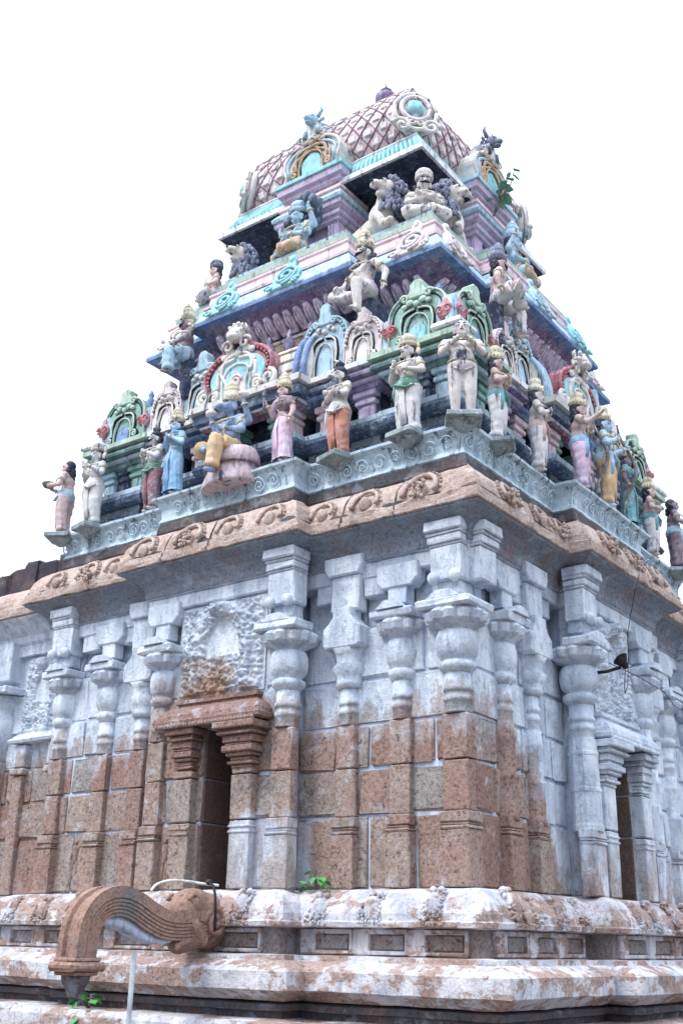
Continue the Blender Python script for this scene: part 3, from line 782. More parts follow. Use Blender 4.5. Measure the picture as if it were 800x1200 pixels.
def arch_outline(w, h, n=22, pinch=.86, tip=.10):
    """horseshoe gable outline, base on z=0, CCW from the front"""
    pts = [(-w * .5 * pinch, 0), (w * .5 * pinch, 0)]
    r = w * .5; cz = h - tip - r if h - tip - r > h * .3 else h * .42
    a0 = -.35
    for i in range(n + 1):
        a = a0 + (PI - 2 * a0) * i / n
        ry = (h - tip - cz)
        pts.append((r * math.cos(a), cz + ry * math.sin(a) + tip * max(0, 1 - abs(a - PI / 2) / .45)))
    return pts
def slab_outline(w, h, n=16):
    pts = [(-w * .5, 0), (w * .5, 0), (w * .5, h * .50)]
    for i in range(1, n): a = PI * i / n; pts.append((w * .5 * math.copysign(abs(math.cos(a)) ** .72, math.cos(a)), h * .50 + h * .46 * math.sin(a) ** .8))
    return pts + [(-w * .5, h * .50)]
def nasi(face, u, o, z, w, h, par, plate='green', rim='lgreen', hole='blue', scroll='white', crest='pink', name='gable_arch', thick=.09, beads=None, monster=False, hood=True, flat=False):
    X = FM(face) @ Matrix.Translation((u, -o, z))
    a = MB(X); a.prism((slab_outline if flat else arch_outline)(w, h), 0, thick, .014); pl = a.build(name, plate, par)
    out = (slab_outline if flat else arch_outline)(w * .97, h * .985)
    r = MB(X); pts = [(x, -.006, q) for x, q in out[1:]] + [(out[0][0], -.006, out[0][1])]
    r.tube(pts, (.010 if flat else .016) * (w / .5) ** .5, 6)
    if beads:
        for i in range(2, len(out)): 
            x, q = out[i]; r.ell((x * .9, -.012, h * .42 + (q - h * .42) * .9), .017, 6, 4)
    r.build('gable_rim', rim, pl)
    b = MB(X); b.prism(arch_outline(w * (.28 if flat else .36), h * (.40 if flat else .52), 14, 1.0, .02), -.012, .02, .006); b.build('gable_niche', hole, pl)
    ol = MB(X); s = MB(X); y = -.020; t = (.0115 if flat else .016) * (w / .5) ** .5
    for sx in (-1, 1):
        pts = []
        for i in range(9):
            q = i / 8; pts.append((sx * w * (.03 + .22 * math.sin(q * PI / 2)), y, h * (.63 - .13 * q * q)))
        for i in range(7):
            q = i / 6; pts.append((sx * w * (.25 + .02 * math.sin(q * PI)), y, h * (.50 - .28 * q)))
        for a_, b_ in spiral((w * .29, h * .155), w * .06, 1.2, 12, -1, PI / 2): pts.append((sx * a_, y, b_))
        s.tube(pts, t, 6); ol.tube([(a_, -.006, b_) for a_, _, b_ in pts], t * (1.7 if flat else 1.28), 6)
        s.tube(cat_path([(sx * w * x, y, h * q) for x, q in ((.20, .02), (.205, .2), (.19, .36), (.12, .49), (.0, .545))], 5), t * .7, 5)
        s.ell((sx * w * .11, y, h * .77), (w * .07, .02, w * .05), 8, 5); s.ell((sx * w * .2, y, h * .72), (w * .05, .02, w * .04), 8, 5)
    s.ell((0, y, h * .72), (w * .05, .025, w * .05), 8, 5)
    s.build('gable_scrolls', scroll, pl); ol.tube([(w * .19 * math.cos(a) * 1.02, -.004, h * (.02 + .54 * max(0, math.sin(a)) ** .8)) for a in [PI * i / 16 for i in range(17)]], t * .5, 5); ol.tube([(x * .86, -.002, h * .42 + (q - h * .42) * .86) for x, q in out[2:]], .008, 5); ol.build('gable_outline', 'ink', pl)
    c = MB(X)
    if monster:
        for i in range(46): a_ = rnd(0, 2 * PI); q_ = rnd(.5, 1.1); c.ell((math.cos(a_) * .10 * q_, rnd(-.09, .0), h + .02 + math.sin(a_) * .09 * q_), rnd(.014, .026), 6, 4)
        for sx in (-1, 1):
            c.ell((sx * .045, -.11, h * .99), .026, 8, 6); c.tube([(sx * .06, -.02, h * 1.05), (sx * .11, -.03, h * 1.10), (sx * .09, -.04, h * 1.17)], [.02, .018, .006], 6)
            c.tube([(a_ * sx, -.05, b_) for a_, b_ in spiral((w * .12, h * .84), w * .09, 1.2, 12)], .016, 5)
        c.ell((0, -.11, h * .93), (.075, .05, .035), 9, 6); c.ell((0, -.05, h), (.09, .09, .075), 10, 7)
        c.build('monster_face', 'cream' if crest == 'pink' else crest, pl)
    else:
        c.prism([(-w * .13, h * .84), (w * .13, h * .84), (w * .15, h * .93), (w * .11, h * 1.02), (w * .12, h * 1.10), (w * .05, h * 1.17), (-w * .05, h * 1.17), (-w * .12, h * 1.10), (-w * .11, h * 1.02), (-w * .15, h * .93)], -.025, thick * .9, .01)
        for sx in (-1, 1): c.tube([(sx * a_, -.02, b_) for a_, b_ in spiral((w * .2, h * .86), w * .075, 1.3, 12)], .014, 5)
        c.build('gable_crest', crest, pl)
    return pl
def bud(face, u, o, z, par, h=.34, mat='red', back='lblue', bw=.10):
    X = FM(face) @ Matrix.Translation((u, -o, z))
    p = MB(X); p.prism([(-bw, 0), (bw, 0), (bw * 1.05, h * .6), (bw * .7, h * 1.05), (-bw * .7, h * 1.05), (-bw * 1.05, h * .6)], 0, .07, .01); q = p.build('bud_panel', back, par)
    m = MB(X)
    m.lathe([(.012, .03), (.018, .1), (.012, h * .42), (.03, h * .40), (.07, h * .50), (.085, h * .62), (.065, h * .76), (.03, h * .84), (.028, h * .9), (.008, h * 1.02)], (0, -.012, 0), 10, sy=.45)
    for sx in (-1, 1): m.tube([(sx * a_, -.045, b_) for a_, b_ in spiral((.035, h * .62), .042, 1.4, 12)], .009, 5)
    m.build('lotus_bud', mat, q)

def stupi(c, s, par, mat='navy', face='S'):
    m = MB(FM(face)); m.lathe([(.03 * s, 0), (.045 * s, .015 * s), (.025 * s, .04 * s), (.05 * s, .07 * s), (.055 * s, .10 * s), (.03 * s, .14 * s), (.018 * s, .16 * s), (.026 * s, .18 * s), (.004 * s, .23 * s)], c, 12)
    return m.build('roof_finial', mat, par)

ZF = 5.345
def kuta(fa, fb, sgn):
    """corner miniature shrine on faces fa (its right end) and fb (its left end)"""
    lo, hi = 1.50, 2.08
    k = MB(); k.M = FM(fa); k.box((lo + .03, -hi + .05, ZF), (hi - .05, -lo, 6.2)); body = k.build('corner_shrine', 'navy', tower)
    q = bay(fa, [(lo, 1.7), (lo, hi), (hi, hi)]) + bay(fb, [(-lo, hi), (-lo, 1.7)])
    q = bay(fa, [(lo, 1.7), (lo, hi), (hi, hi), (hi, lo), (1.7, lo)])
    def st(z, spec):
        for name, mat, prof in spec:
            m = MB(); m.sweep(q, [(-.04, z + prof[0][1])] + [(a, z + b) for a, b in prof] + [(-.04, z + prof[-1][1] + .001)], False, caps=False); m.build(name, mat, body)
    st(ZF, BASEM)
    st(6.02, CORN('dgreen', 'teal', 'lgreen'))
    pillars(fa, (lo + .09, hi - .085), hi - .01, ZF + .40, 6.03, ('green', 'lblue'), body)
    pillars(fa, ((lo + hi) / 2,), hi - .03, ZF + .40, 6.03, ('dblue',), body, .05)
    pillars(fb, (-lo - .09, -hi + .085), hi - .014, ZF + .401, 6.031, ('green', 'lblue'), body)
    pillars(fb, (-(lo + hi) / 2,), hi - .034, ZF + .401, 6.031, ('dblue',), body, .05)
    r = MB(FM(fa)); c = ((lo + hi) / 2 , -(lo + hi) / 2, 6.28); w = (hi - lo) / 2
    r.lathe([(w * 1.0, 0), (w * 1.02, .12), (w * 1.0, .25), (w * .86, .37), (w * .6, .45), (w * .3, .49), (.02, .50)], c, 24, sq=.75); rf = r.build('domed_roof', 'green', body)
    stupi((c[0], c[1], 6.77), 1.3, rf, 'blue', fa)
    mid = (lo + hi) / 2
    nasi(fa, mid - .01, hi + .05, 6.285, .60, .54, body, 'green', 'lgreen', 'tealb', 'lgreen', 'lgreen', flat=True)
    nasi(fb, -mid + .01, hi + .05, 6.287, .60, .54, body, 'green', 'lgreen', 'blue', 'lgreen', 'lgreen', flat=True)
    bud(fa, hi - .02, hi + .055, 6.285, body, .36); bud(fa, lo - .005, hi + .03, 6.285, body, .34)
    bud(fb, -hi + .02, hi + .06, 6.285, body, .36); bud(fb, -lo + .005, hi + .03, 6.285, body, .34)
    p = MB(FM(fa)); p.box((hi - .10, -hi - .19, 6.287), (hi + .19, -hi + .1, 6.345), .015); p.build('corner_block', 'white', body)
kuta('S', 'E', 1); kuta('W', 'S', 1); kuta('E', 'N', 1)

def side_shrine(face, u, w, o, cols, hgt=.44, par=None):
    c1, c2, c3, pil, plate = cols
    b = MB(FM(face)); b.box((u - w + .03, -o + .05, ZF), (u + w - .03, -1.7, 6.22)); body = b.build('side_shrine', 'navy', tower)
    layers(face, u - w, u + w, o, 1.72, ZF + .002, BASEM, body)
    layers(face, u - w, u + w, o, 1.72, 6.03, CORN(c1, c2, c3), body, .95)
    pillars(face, (u,), o - .01, ZF + .40, 6.04, (pil,), body, .085)
    nasi(face, u, o + .05, 6.28, w * 2.75, hgt * 1.12, body, plate, 'pwhite' if plate == 'pwhite' else plate, 'lblue' if plate == 'lblue' else 'white', 'cream', plate, beads=True, flat=True)
    return body
def drop_panel(face, u, o, z, w, h):
    m = MB(FM(face)); m.box((u - w, -o, z), (u + w, -o + .05, z + h), .006); p = m.build('drop_panel', 'teal', tower)
    s = MB(FM(face))
    for sx in (-1, 1):
        for k, (cz, r) in enumerate(((.28, .05), (.48, .06), (.7, .05))):
            s.tube([(u + sx * (a_), -o - .012, b_) for a_, b_ in spiral((w * .4, z + h * cz), r, 1.3, 12)], .009, 5)
    s.tube([(u, -o - .01, z + .04), (u, -o - .012, z + h * .9)], .009, 5); s.build('panel_scrolls', 'navy', p)
def central(face, w=.50, o=2.16):
    gu = -.12 if face == 'S' else .0
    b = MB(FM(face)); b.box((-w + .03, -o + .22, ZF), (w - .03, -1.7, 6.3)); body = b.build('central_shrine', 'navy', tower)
    layers(face, -w, w, o, 1.72, ZF + .004, BASEM, body)
    layers(face, -w, w, o, 1.72, 6.04, [('cornice_band', 'maroon', [(.0, 0), (.06, .01), (.07, .035), (.03, .04)]), ('cornice_fillet', 'white', [(.05, .036), (.085, .04), (.088, .06), (.04, .064)]),
        ('cornice_soffit', 'dblue', [(.05, .06), (.13, .075), (.14, .16), (.06, .17)]), ('cornice_ledge', 'cream', [(.10, .168), (.175, .178), (.18, .235), (.05, .245)])], body)
    pillars(face, (-w + .10, w - .10), o - .01, ZF + .40, 6.05, ('pink', 'pink'), body, .07)
    pillars(face, (-w + .27, w - .27), o - .05, ZF + .40, 6.05, ('green', 'green'), body, .05)
    # barrel roof along the facade with painted ribs
    r = MB(FM(face)); L = .64; n = 14; zc = 6.285
    sec = [(-(1.98 + .22 * math.cos(a)), zc + .50 * math.sin(a) ** .9) for a in [PI * i / n for i in range(n + 1)]]
    vs = [(x, y, z) for x in (-L, L) for (y, z) in sec]
    r.add(vs, [(i, i + 1, n + 2 + i, n + 1 + i) for i in range(n)] + [tuple(range(n + 1)), tuple(range(n + 1, 2 * n + 2))[::-1]], True); rf = r.build('barrel_roof', 'cream', body)
    for x in (-.62, -.53, .53, .62):
        rb = MB(FM(face))
        rb.tube([(x, -(1.98 + (.235) * math.cos(a)), zc + .515 * max(0, math.sin(a)) ** .9) for a in [PI * i / 12 for i in range(13)]], .032, 6)
        rb.build('roof_rib', 'blue' if face == 'S' else 'lblue', rf)
    bn = MB(FM(face))
    for zz in (.14, .26, .38): 
        a = math.asin((zz / .5) ** (1 / .9)); bn.tube([(-L, -(1.98 + .222 * math.cos(a)), zc + zz), (L, -(1.98 + .222 * math.cos(a)), zc + zz)], .014, 5)
    bn.build('roof_moulding', 'ochre', rf)
    for i in range(5): stupi((-.5 + i * .25, -1.98, zc + .49), 1.1, rf, 'purple', face)
    nasi(face, gu, o + .10, 6.285, .86, .64, body, 'red', 'red', 'pink', 'cream', 'pink', 'central_gable', .12, True, True)
    X = FM(face) @ Matrix.Translation((gu, 0, 0)); t = MB(X)
    out = arch_outline(.68, .53, 20); t.prism([(x, q + 6.30) for x, q in out], -o - .118, -o - .08, .01); tt = t.build('gable_field', 'tealb', body)
    s = MB(X)
    for sx in (-1, 1):
        s.tube([(sx * a_, -o - .125, b_) for a_, b_ in spiral((.40, 6.37), .085, 1.6, 18, -1, PI / 2)], .024, 6); s.tube([(sx * a_, -o - .125, b_) for a_, b_ in spiral((.26, 6.345), .055, 1.4, 14)], .018, 6)
        s.tube(cat_path([(sx * x, -o - .125, 6.285 + z) for x, z in ((.11, .05), (.12, .16), (.19, .29), (.13, .42), (0, .46))], 5), .018, 6)
    s.build('gable_scroll', 'cream', body)
    i_ = MB(X); i_.tube([(a_, -o - .13, b_) for a_, b_ in spiral((0, 6.44), .075, 2, 22)], .016, 6); i_.prism([(x, q + 6.30) for x, q in arch_outline(.22, .27, 14)], -o - .128, -o - .1, .005); i_.build('gable_swirl', 'pink', body)
    return body
for face in 'SE':
    central(face)
    for sg in (-1, 1):
        side_shrine(face, sg * 1.20, .15, 2.06, ('purple', 'lilac', 'white', 'lilac', 'pwhite'))
        side_shrine(face, sg * (.76 if face == 'S' else .84), .19, 2.03, ('dblue', 'blue', 'cream', 'pink', 'lblue'), .60)
        drop_panel(face, sg * 1.36, 1.86, 5.74, .085, .3)
    # low wall of roof between the shrines
    m = MB(FM(face)); m.box((-1.95, -1.86, 6.2), (1.95, -1.55, 6.52)); m.box((-1.95, -1.80, 6.52), (1.95, -1.55, 6.60)); m.build('roof_parapet', 'lblue', tower)

# ---- second tier
T2 = 1.45
def plan2(h, half, p): return plan(h, [(-h, 0), (-half, p), (half, 0)])
A = plan2(T2, .62, .22)
closed_sweep('tier_plinth', 'cream', A, [(-.3, 6.55), (.03, 6.56), (.03, 6.66), (-.02, 6.67), (-.3, 6.67)])
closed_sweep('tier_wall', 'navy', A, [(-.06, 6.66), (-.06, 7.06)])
closed_sweep('tier_beam', 'ochre', A, [(-.06, 6.98), (.0, 6.985), (.01, 7.03), (.03, 7.035), (.04, 7.10), (-.04, 7.11)])
closed_sweep('tier_fillet', 'cream', A, [(-.04, 7.105), (.055, 7.11), (.06, 7.135), (-.04, 7.14)])
closed_sweep('tier_neck', 'maroon', A, [(-.04, 7.138), (.03, 7.14), (.035, 7.18), (-.02, 7.185)])
closed_sweep('lotus_cove', 'purple', A, [(-.02, 7.18), (.04, 7.185), (.10, 7.23), (.20, 7.30), (.30, 7.375), (.31, 7.39), (-.1, 7.395)])
for face in 'SE':
    def petal(u, o):
        m = MB(FM(face)); X0 = FM(face) @ Matrix.Translation((u, -(o + .055), 7.165)) @ Matrix.Rotation(R(52), 4, 'X')
        m.M = X0; m.prism([(-.036, 0), (.036, 0), (.050, .10), (.044, .19), (.018, .245), (-.018, .245), (-.044, .19), (-.050, .10)], -.028, .03, .018)
        for sx in (-1, 1): m.tube([(sx * .012, -.03, .05), (sx * .020, -.042, .12), (sx * .017, -.04, .20)], [.008, .011, .006], 5)
        m.ell((0, -.028, .22), (.02, .016, .03), 7, 5)
        m.build('lotus_petal', 'petal', tower)
    x = -1.488
    while x < 1.50:
        c = abs(x) < .80
        petal(x, T2 + (.22 if abs(x) < .84 else 0)); x += .124
    for u in (-1.38, -1.0, -.55, .55, 1.0, 1.38):
        o = T2 + (.22 if abs(u) < .62 else 0) - .04
        pillars(face, (u,), o, 6.66, 6.99, ('blue',), tower, .07)
closed_sweep('blue_soffit', 'blue', A, [(.20, 7.385), (.30, 7.388), (.385, 7.395), (.405, 7.40), (.408, 7.435), (.2, 7.44)])
EV2 = closed_sweep('tier_cornice', 'lblue', A, [(.1, 7.437), (.40, 7.44), (.402, 7.455), (.375, 7.50), (.33, 7.60), (.31, 7.625), (.1, 7.63)])
closed_sweep('cornice_line', 'ink', A, [(.1, 7.628), (.29, 7.63), (.29, 7.65), (.1, 7.652)])
closed_sweep('pink_band', 'pink', A, [(.1, 7.648), (.305, 7.65), (.31, 7.68), (.27, 7.69), (.255, 7.80), (.27, 7.81), (.27, 7.835), (.05, 7.84)])
closed_sweep('dark_course', 'navy', A, [(.0, 7.835), (.17, 7.84), (.17, 7.90), (0, 7.905)])
closed_sweep('green_ledge', 'lgreen', A, [(-.1, 7.895), (.205, 7.90), (.215, 7.955), (.19, 7.965), (-.1, 7.97)])
closed_sweep('ledge_line', 'ink', A, [(-.1, 7.965), (.175, 7.968), (.175, 7.985), (-.1, 7.988)])
closed_sweep('top_ledge', 'teal', A, [(-1.3, 7.982), (.155, 7.985), (.165, 8.035), (.15, 8.045), (-1.3, 8.05)])
def scroll_tab(face, u, p, mat, par, s=1.0):
    X = FM(face) @ Matrix.Translation((u, -(T2 + p + .41), 7.45)) @ Matrix.Rotation(R(-22), 4, 'X')
    m = MB(X); w = .17 * s
    m.prism([(-w * .9, 0), (w * .9, 0)] + [(w * math.cos(a), .15 * s + w * math.sin(a)) for a in [-.5 + .275 * i for i in range(7)]] + [(w * .32, .33 * s), (w * .36, .40 * s), (w * .16, .47 * s), (-w * .16, .47 * s), (-w * .36, .40 * s), (-w * .32, .33 * s)] + [(w * math.cos(a), .15 * s + w * math.sin(a)) for a in [PI - 1.15 + .275 * i for i in range(7)]], -.02, .06, .012)
    m.tube([(a_, -.03, b_) for a_, b_ in spiral((0, .16 * s), w * .86, 2.1, 34, 1, -PI / 2)], .017 * s, 6)
    kx = MB(X); kx.tube([(a_, -.021, b_) for a_, b_ in spiral((0, .16 * s), w * .72, 1.7, 30, 1, -PI / 2)], .008 * s, 5)
    for sx in (-1, 1): m.tube([(sx * a_, -.03, b_) for a_, b_ in spiral((w * .95, .02), .05 * s, 1.2, 12)], .014, 5)
    m.ell((0, -.02, .43 * s), (.035 * s, .03, .05 * s), 8, 6)
    tb = m.build('scroll_tab', mat, par); kx.build('tab_line', 'dblue', tb)
for face, lst in (('S', ((1.52, 0, 'pwhite'), (.22, .22, 'tealb'), (-.58, .22, 'tealb'), (-1.45, 0, 'pwhite'))), ('E', ((-1.52, 0, 'pwhite'), (-.25, .22, 'lblue'), (.62, .22, 'tealb'), (1.45, 0, 'pwhite')))):
    for u, p, mt in lst: scroll_tab(face, u, p, mt, EV2, 1.0)

# ---- neck, porches, slab and dome
Z3 = 8.05
m = MB(); m.box((CX - .95, CY - .95, 8.0), (CX + .95, CY + .95, 9.06)); m.build('neck', 'navy', tower)
closed_sweep('neck_mouldings', 'dblue', plan2(.95, .3, .02), [(-.1, 8.04), (.22, 8.05), (.22, 8.12), (.1, 8.13), (.1, 8.2), (0, 8.21)])
for face in 'SENW':
    m = MB(FM(face)); o = 1.38; w = .34
    m.box((-w + .04, -o + .04, 8.04), (w - .04, -.9, 8.95)); po = m.build('porch', 'lilac', tower)
    for sx in (-1, 1):
        p = MB(FM(face)); x = sx * (w - .07)
        p.box((x - .07, -o, 8.05), (x + .07, -1.0, 8.62), .01)
        for q in (-.04, 0, .04): p.tube([(x + q, -o - .004, 8.1), (x + q, -o - .004, 8.58)], .012, 5)
        if sx == 1 or 1:
            for q in (.1, .2): p.tube([(sx * w, -o + q, 8.1), (sx * w, -o + q, 8.58)], .014, 5)
        p.build('porch_pillar', 'lilac', po)
    def L(prof, name, mat):
        k = MB(); k.sweep(rect(face, -w, w, o, .95), prof, False); k.build(name, mat, po)
    L([(-.02, 8.05), (.05, 8.055), (.05, 8.12), (-.02, 8.13)], 'porch_base', 'lblue')
    L([(-.02, 8.60), (.03, 8.61), (.035, 8.65), (.06, 8.66), (.065, 8.70), (.05, 8.71), (.10, 8.75), (.105, 8.79), (-.02, 8.80)], 'capital_moulding', 'lilac')
    L([(-.02, 8.795), (.09, 8.80), (.12, 8.815), (.13, 8.85), (.09, 8.91), (-.02, 8.92)], 'porch_cornice', 'lblue')
    L([(-.02, 8.915), (.06, 8.92), (.06, 8.96), (.08, 8.965), (.08, 9.0), (-.02, 9.005)], 'pink_fillet', 'pink')
    L([(-.02, 9.0), (.0, 9.005), (.0, 9.10), (-.02, 9.105)], 'porch_attic', 'white')
    L([(-.02, 9.10), (.05, 9.105), (.055, 9.15), (.09, 9.16), (.095, 9.235), (-.02, 9.24)], 'porch_top', 'lilac')
    L([(-.6, 9.235), (.10, 9.24), (.115, 9.245), (.115, 9.29), (-.6, 9.295)], 'porch_ledge', 'tealb' if face == 'S' else 'lblue')
    g_ = nasi(face, 0, o + .04, 9.295, .78, .60, po, 'cream', 'cream', 'tealb', 'ochre', 'cream', 'dome_gable', .40)
    k = MB(FM(face)); out = arch_outline(.70, .53, 20)
    for sc_, mt in ((.94, 'lblue'), (.72, 'ochre')):
        kk = MB(FM(face)); kk.tube([(x * sc_, -o - .05, 9.31 + (q) * sc_) for x, q in out[1:]] + [(out[0][0] * sc_, -o - .05, 9.31)], .02, 6); kk.build('gable_band', mt, g_)
    # horned beast head on the gable
    h = MB(FM(face)); yb = -o + .06; zb = 9.95
    h.ell((0, yb, zb), (.10, .14, .10), 12, 8); h.ell((0, yb - .12, zb + .08), (.07, .09, .075), 12, 8); h.ell((0, yb - .2, zb + .05), (.045, .06, .04), 10, 7); h.ell((0, yb - .19, zb + .0), (.04, .05, .02), 8, 6)
    for sx in (-1, 1):
        h.tube([(sx * .05, yb - .09, zb + .13), (sx * .10, yb - .08, zb + .20), (sx * .08, yb - .09, zb + .28)], [.028, .022, .006], 7); h.ell((sx * .045, yb - .17, zb + .10), .02, 8, 6)
        h.ell((sx * .09, yb - .06, zb + .10), (.045, .015, .03), 8, 6); h.tube([(sx * .07, yb - .03, zb - .02), (sx * .09, yb - .13, zb - .06), (sx * .085, yb - .14, zb - .14)], [.035, .03, .025], 7)
    for i in range(26): h.ell((rnd(-.08, .08), yb + rnd(-.04, .09), zb + rnd(-.04, .10)), rnd(.02, .034), 6, 4)
    h.build('beast_head', 'lblue' if face in 'SW' else 'mane', po)
sl = plan2(1.38, .3, 0.0001)
SQ = lambda h: [(CX - h, CY - h), (CX + h, CY - h), (CX + h, CY + h), (CX - h, CY + h)]
closed_sweep('dome_slab', 'white', SQ(1.38), [(-.5, 9.06), (-.03, 9.062), (0, 9.065), (0, 9.125), (-.05, 9.135), (-.4, 9.14)])
closed_sweep('slab_soffit', 'navy', SQ(1.35), [(-.6, 9.052), (0, 9.05), (0, 9.061)])
lot = closed_sweep('lotus_band', 'tealb', SQ(1.30), [(-.3, 9.13), (0, 9.135), (-.01, 9.2), (-.06, 9.32), (-.10, 9.40), (-.3, 9.405)])
for face in 'SE':
    m = MB(FM(face)); x = -1.27
    while x < 1.28:
        m.tube([(x, -1.30, 9.145), (x, -1.295, 9.21), (x * .96, -1.245, 9.32), (x * .94, -1.205, 9.395)], [.02, .026, .024, .016], 6); x += .056
    m.build('lotus_ribs', 'tealb', lot)
closed_sweep('dome_roll', 'white', SQ(1.2), [(-.3, 9.395), (0, 9.40), (.015, 9.425), (0, 9.45), (-.3, 9.455)])
DP = [(1.13, 9.44), (1.19, 9.55), (1.215, 9.70), (1.20, 9.88), (1.14, 10.06), (1.03, 10.24), (.88, 10.42), (.70, 10.62), (.50, 10.82), (.30, 11.02), (.14, 11.18), (.08, 11.22)]
def dome_pt(s, t):
    """s in -1..1 along a side, t 0..1 up the profile -> (u, out, z)"""
    f = t * (len(DP) - 1); i = min(int(f), len(DP) - 2); f -= i
    h = DP[i][0] * (1 - f) + DP[i + 1][0] * f; z = DP[i][1] * (1 - f) + DP[i + 1][1] * f
    bulge = .03 * (1 - s * s)
    return s * h, h + bulge, z
m = MB()
for face in 'SENW':
    m.M = FM(face); n, k = 12, 44; vs = []
    for j in range(k + 1):
        for i in range(n + 1):
            u, o, z = dome_pt(-1 + 2 * i / n, j / k); vs.append((u, -o, z))
    m.add(vs, [(j * (n + 1) + i, j * (n + 1) + i + 1, (j + 1) * (n + 1) + i + 1, (j + 1) * (n + 1) + i) for j in range(k) for i in range(n)], True)
dome = m.build('dome', 'dome', tower)
for face in 'SEW':
    lt = MB(FM(face)); sq = MB(FM(face)); N = 6; T = .82; ROWS = 5
    for d in (-1, 1):
        for q in range(-N * 2, N * 2 + 1):
            pts = []
            for i in range(40):
                t = i / 39 * T; s = (2.0 * q / N) * .5 * 2 / 2 + d * (t / T) * ROWS / N - (d * ROWS / N / 2)
                if -1 <= s <= 1:
                    u, o, z = dome_pt(s, t + .02); pts.append((u, -o - .004, z))
                elif pts: break
            if len(pts) > 2: lt.tube(pts, .0085, 5)
    absorb(dome, lt.build('lattice', 'maroon', dome))
    for r_ in range(ROWS * 2):
        for q in range(-N, N + 1):
            s = (q + (.5 if r_ % 2 == (0 if ROWS % 2 == 0 else 1) else 0)) / N * 1.0 + (0.0); t = (r_ * .5 + .0) / ROWS * T + .02
            if r_ == 0 or abs(s) > .94: continue
            u, o, z = dome_pt(s, t); u2, o2, z2 = dome_pt(s, t + .02)
            tn = Vector((u2 - u, -(o2 - o), z2 - z)).normalized(); xx = Vector((1, 0, 0)); nn = xx.cross(tn)
            c = Vector((u, -o, z)); e = .036
            sq.add([c + xx * a * e + tn * b * e + nn * (.014 if (a, b) != (0, 0) else .014) * (1 if True else 0) for a, b in ((-1, -1), (1, -1), (1, 1), (-1, 1))] + [c + xx * a * e * 1.2 + tn * b * e * 1.2 - nn * .004 for a, b in ((-1, -1), (1, -1), (1, 1), (-1, 1))],
                   [(0, 1, 2, 3), (0, 4, 5, 1), (1, 5, 6, 2), (2, 6, 7, 3), (3, 7, 4, 0)])
    absorb(dome, sq.build('lattice_flower', 'pwhite', dome))
# rolls on the hips, shells at the corners
for face, s_ in (('S', 1), ('S', -1), ('E', 1)):
    h = MB(FM(face)); pts = [dome_pt(s_, t / 30) for t in range(12, 31)]
    h.tube([(u, -o, z) for u, o, z in pts], .028, 6); h.build('hip_roll', 'white', dome)
    Xc = FM(face) @ Matrix.Translation((s_ * 1.14, -1.14, 9.74)) @ Matrix.Rotation(s_ * PI / 4, 4, 'Z') @ Matrix.Rotation(R(-8), 4, 'X') @ Matrix.Scale(1.02, 4)
    c = MB(Xc)
    c.ell((0, .02, 0), (.24, .07, .28), 20, 12)
    c.tube([(.22 * math.cos(a), -.045, .26 * math.sin(a)) for a in [2 * PI * i / 24 for i in range(25)]], .026, 6)
    for sx in (-1, 1):
        c.tube([(sx * a_, -.06, b_) for a_, b_ in spiral((.15, -.23), .10, 1.5, 18)], .024, 6); c.tube([(sx * a_, -.06, b_) for a_, b_ in spiral((.05, -.17), .06, 1.4, 14)], .018, 6)
    cc = c.build('corner_shell', 'cream', dome)
    d = MB(Xc); d.tube([(.15 * math.cos(a), -.06, .03 + .17 * math.sin(a)) for a in [2 * PI * i / 24 for i in range(25)]], .026, 6); d.build('shell_band', 'pwhite', cc)
    e = MB(Xc); e.lathe([(.02, -.09), (.08, -.06), (.095, 0), (.07, .07), (.02, .13), (.004, .15)], (0, -.07, .02), 14, sy=.6); e.build('blue_gem', 'tealb', cc)
f = MB(); f.lathe([(.16, 11.16), (.17, 11.20), (.10, 11.23), (.06, 11.27), (.10, 11.31), (.135, 11.37), (.135, 11.43), (.09, 11.47), (.05, 11.49), (.085, 11.51), (.03, 11.54), (.022, 11.58), (.004, 11.66)], (CX, CY, 0), 20); f.build('roof_pot', 'purple', dome)
# ------------------------------------------------------------------ statues
def remesh(o, voxel, smooth=3):
    md = o.modifiers.new('r', 'REMESH'); md.mode = 'VOXEL'; md.voxel_size = voxel; md.use_smooth_shade = True
    s = o.modifiers.new('s', 'SMOOTH'); s.factor = .5; s.iterations = smooth
    dg = bpy.context.evaluated_depsgraph_get(); dg.update()
    me = bpy.data.meshes.new_from_object(o.evaluated_get(dg)); old = o.data
    mat = old.materials[0]
    o.modifiers.clear(); o.data = me; me.name = old.name; bpy.data.meshes.remove(old)
    if not me.materials: me.materials.append(mat)
    return o
def join_into(o, mb):
    """append extra geometry to an existing mesh object"""
    me = bpy.data.meshes.new('x'); me.from_pydata([tuple(p) for p in mb.v], [], mb.f)
    me.polygons.foreach_set('use_smooth', mb.sm[:len(me.polygons)])
    bm = bmesh.new(); bm.from_mesh(o.data); bm.from_mesh(me); bm.to_mesh(o.data); bm.free(); bpy.data.meshes.remove(me)

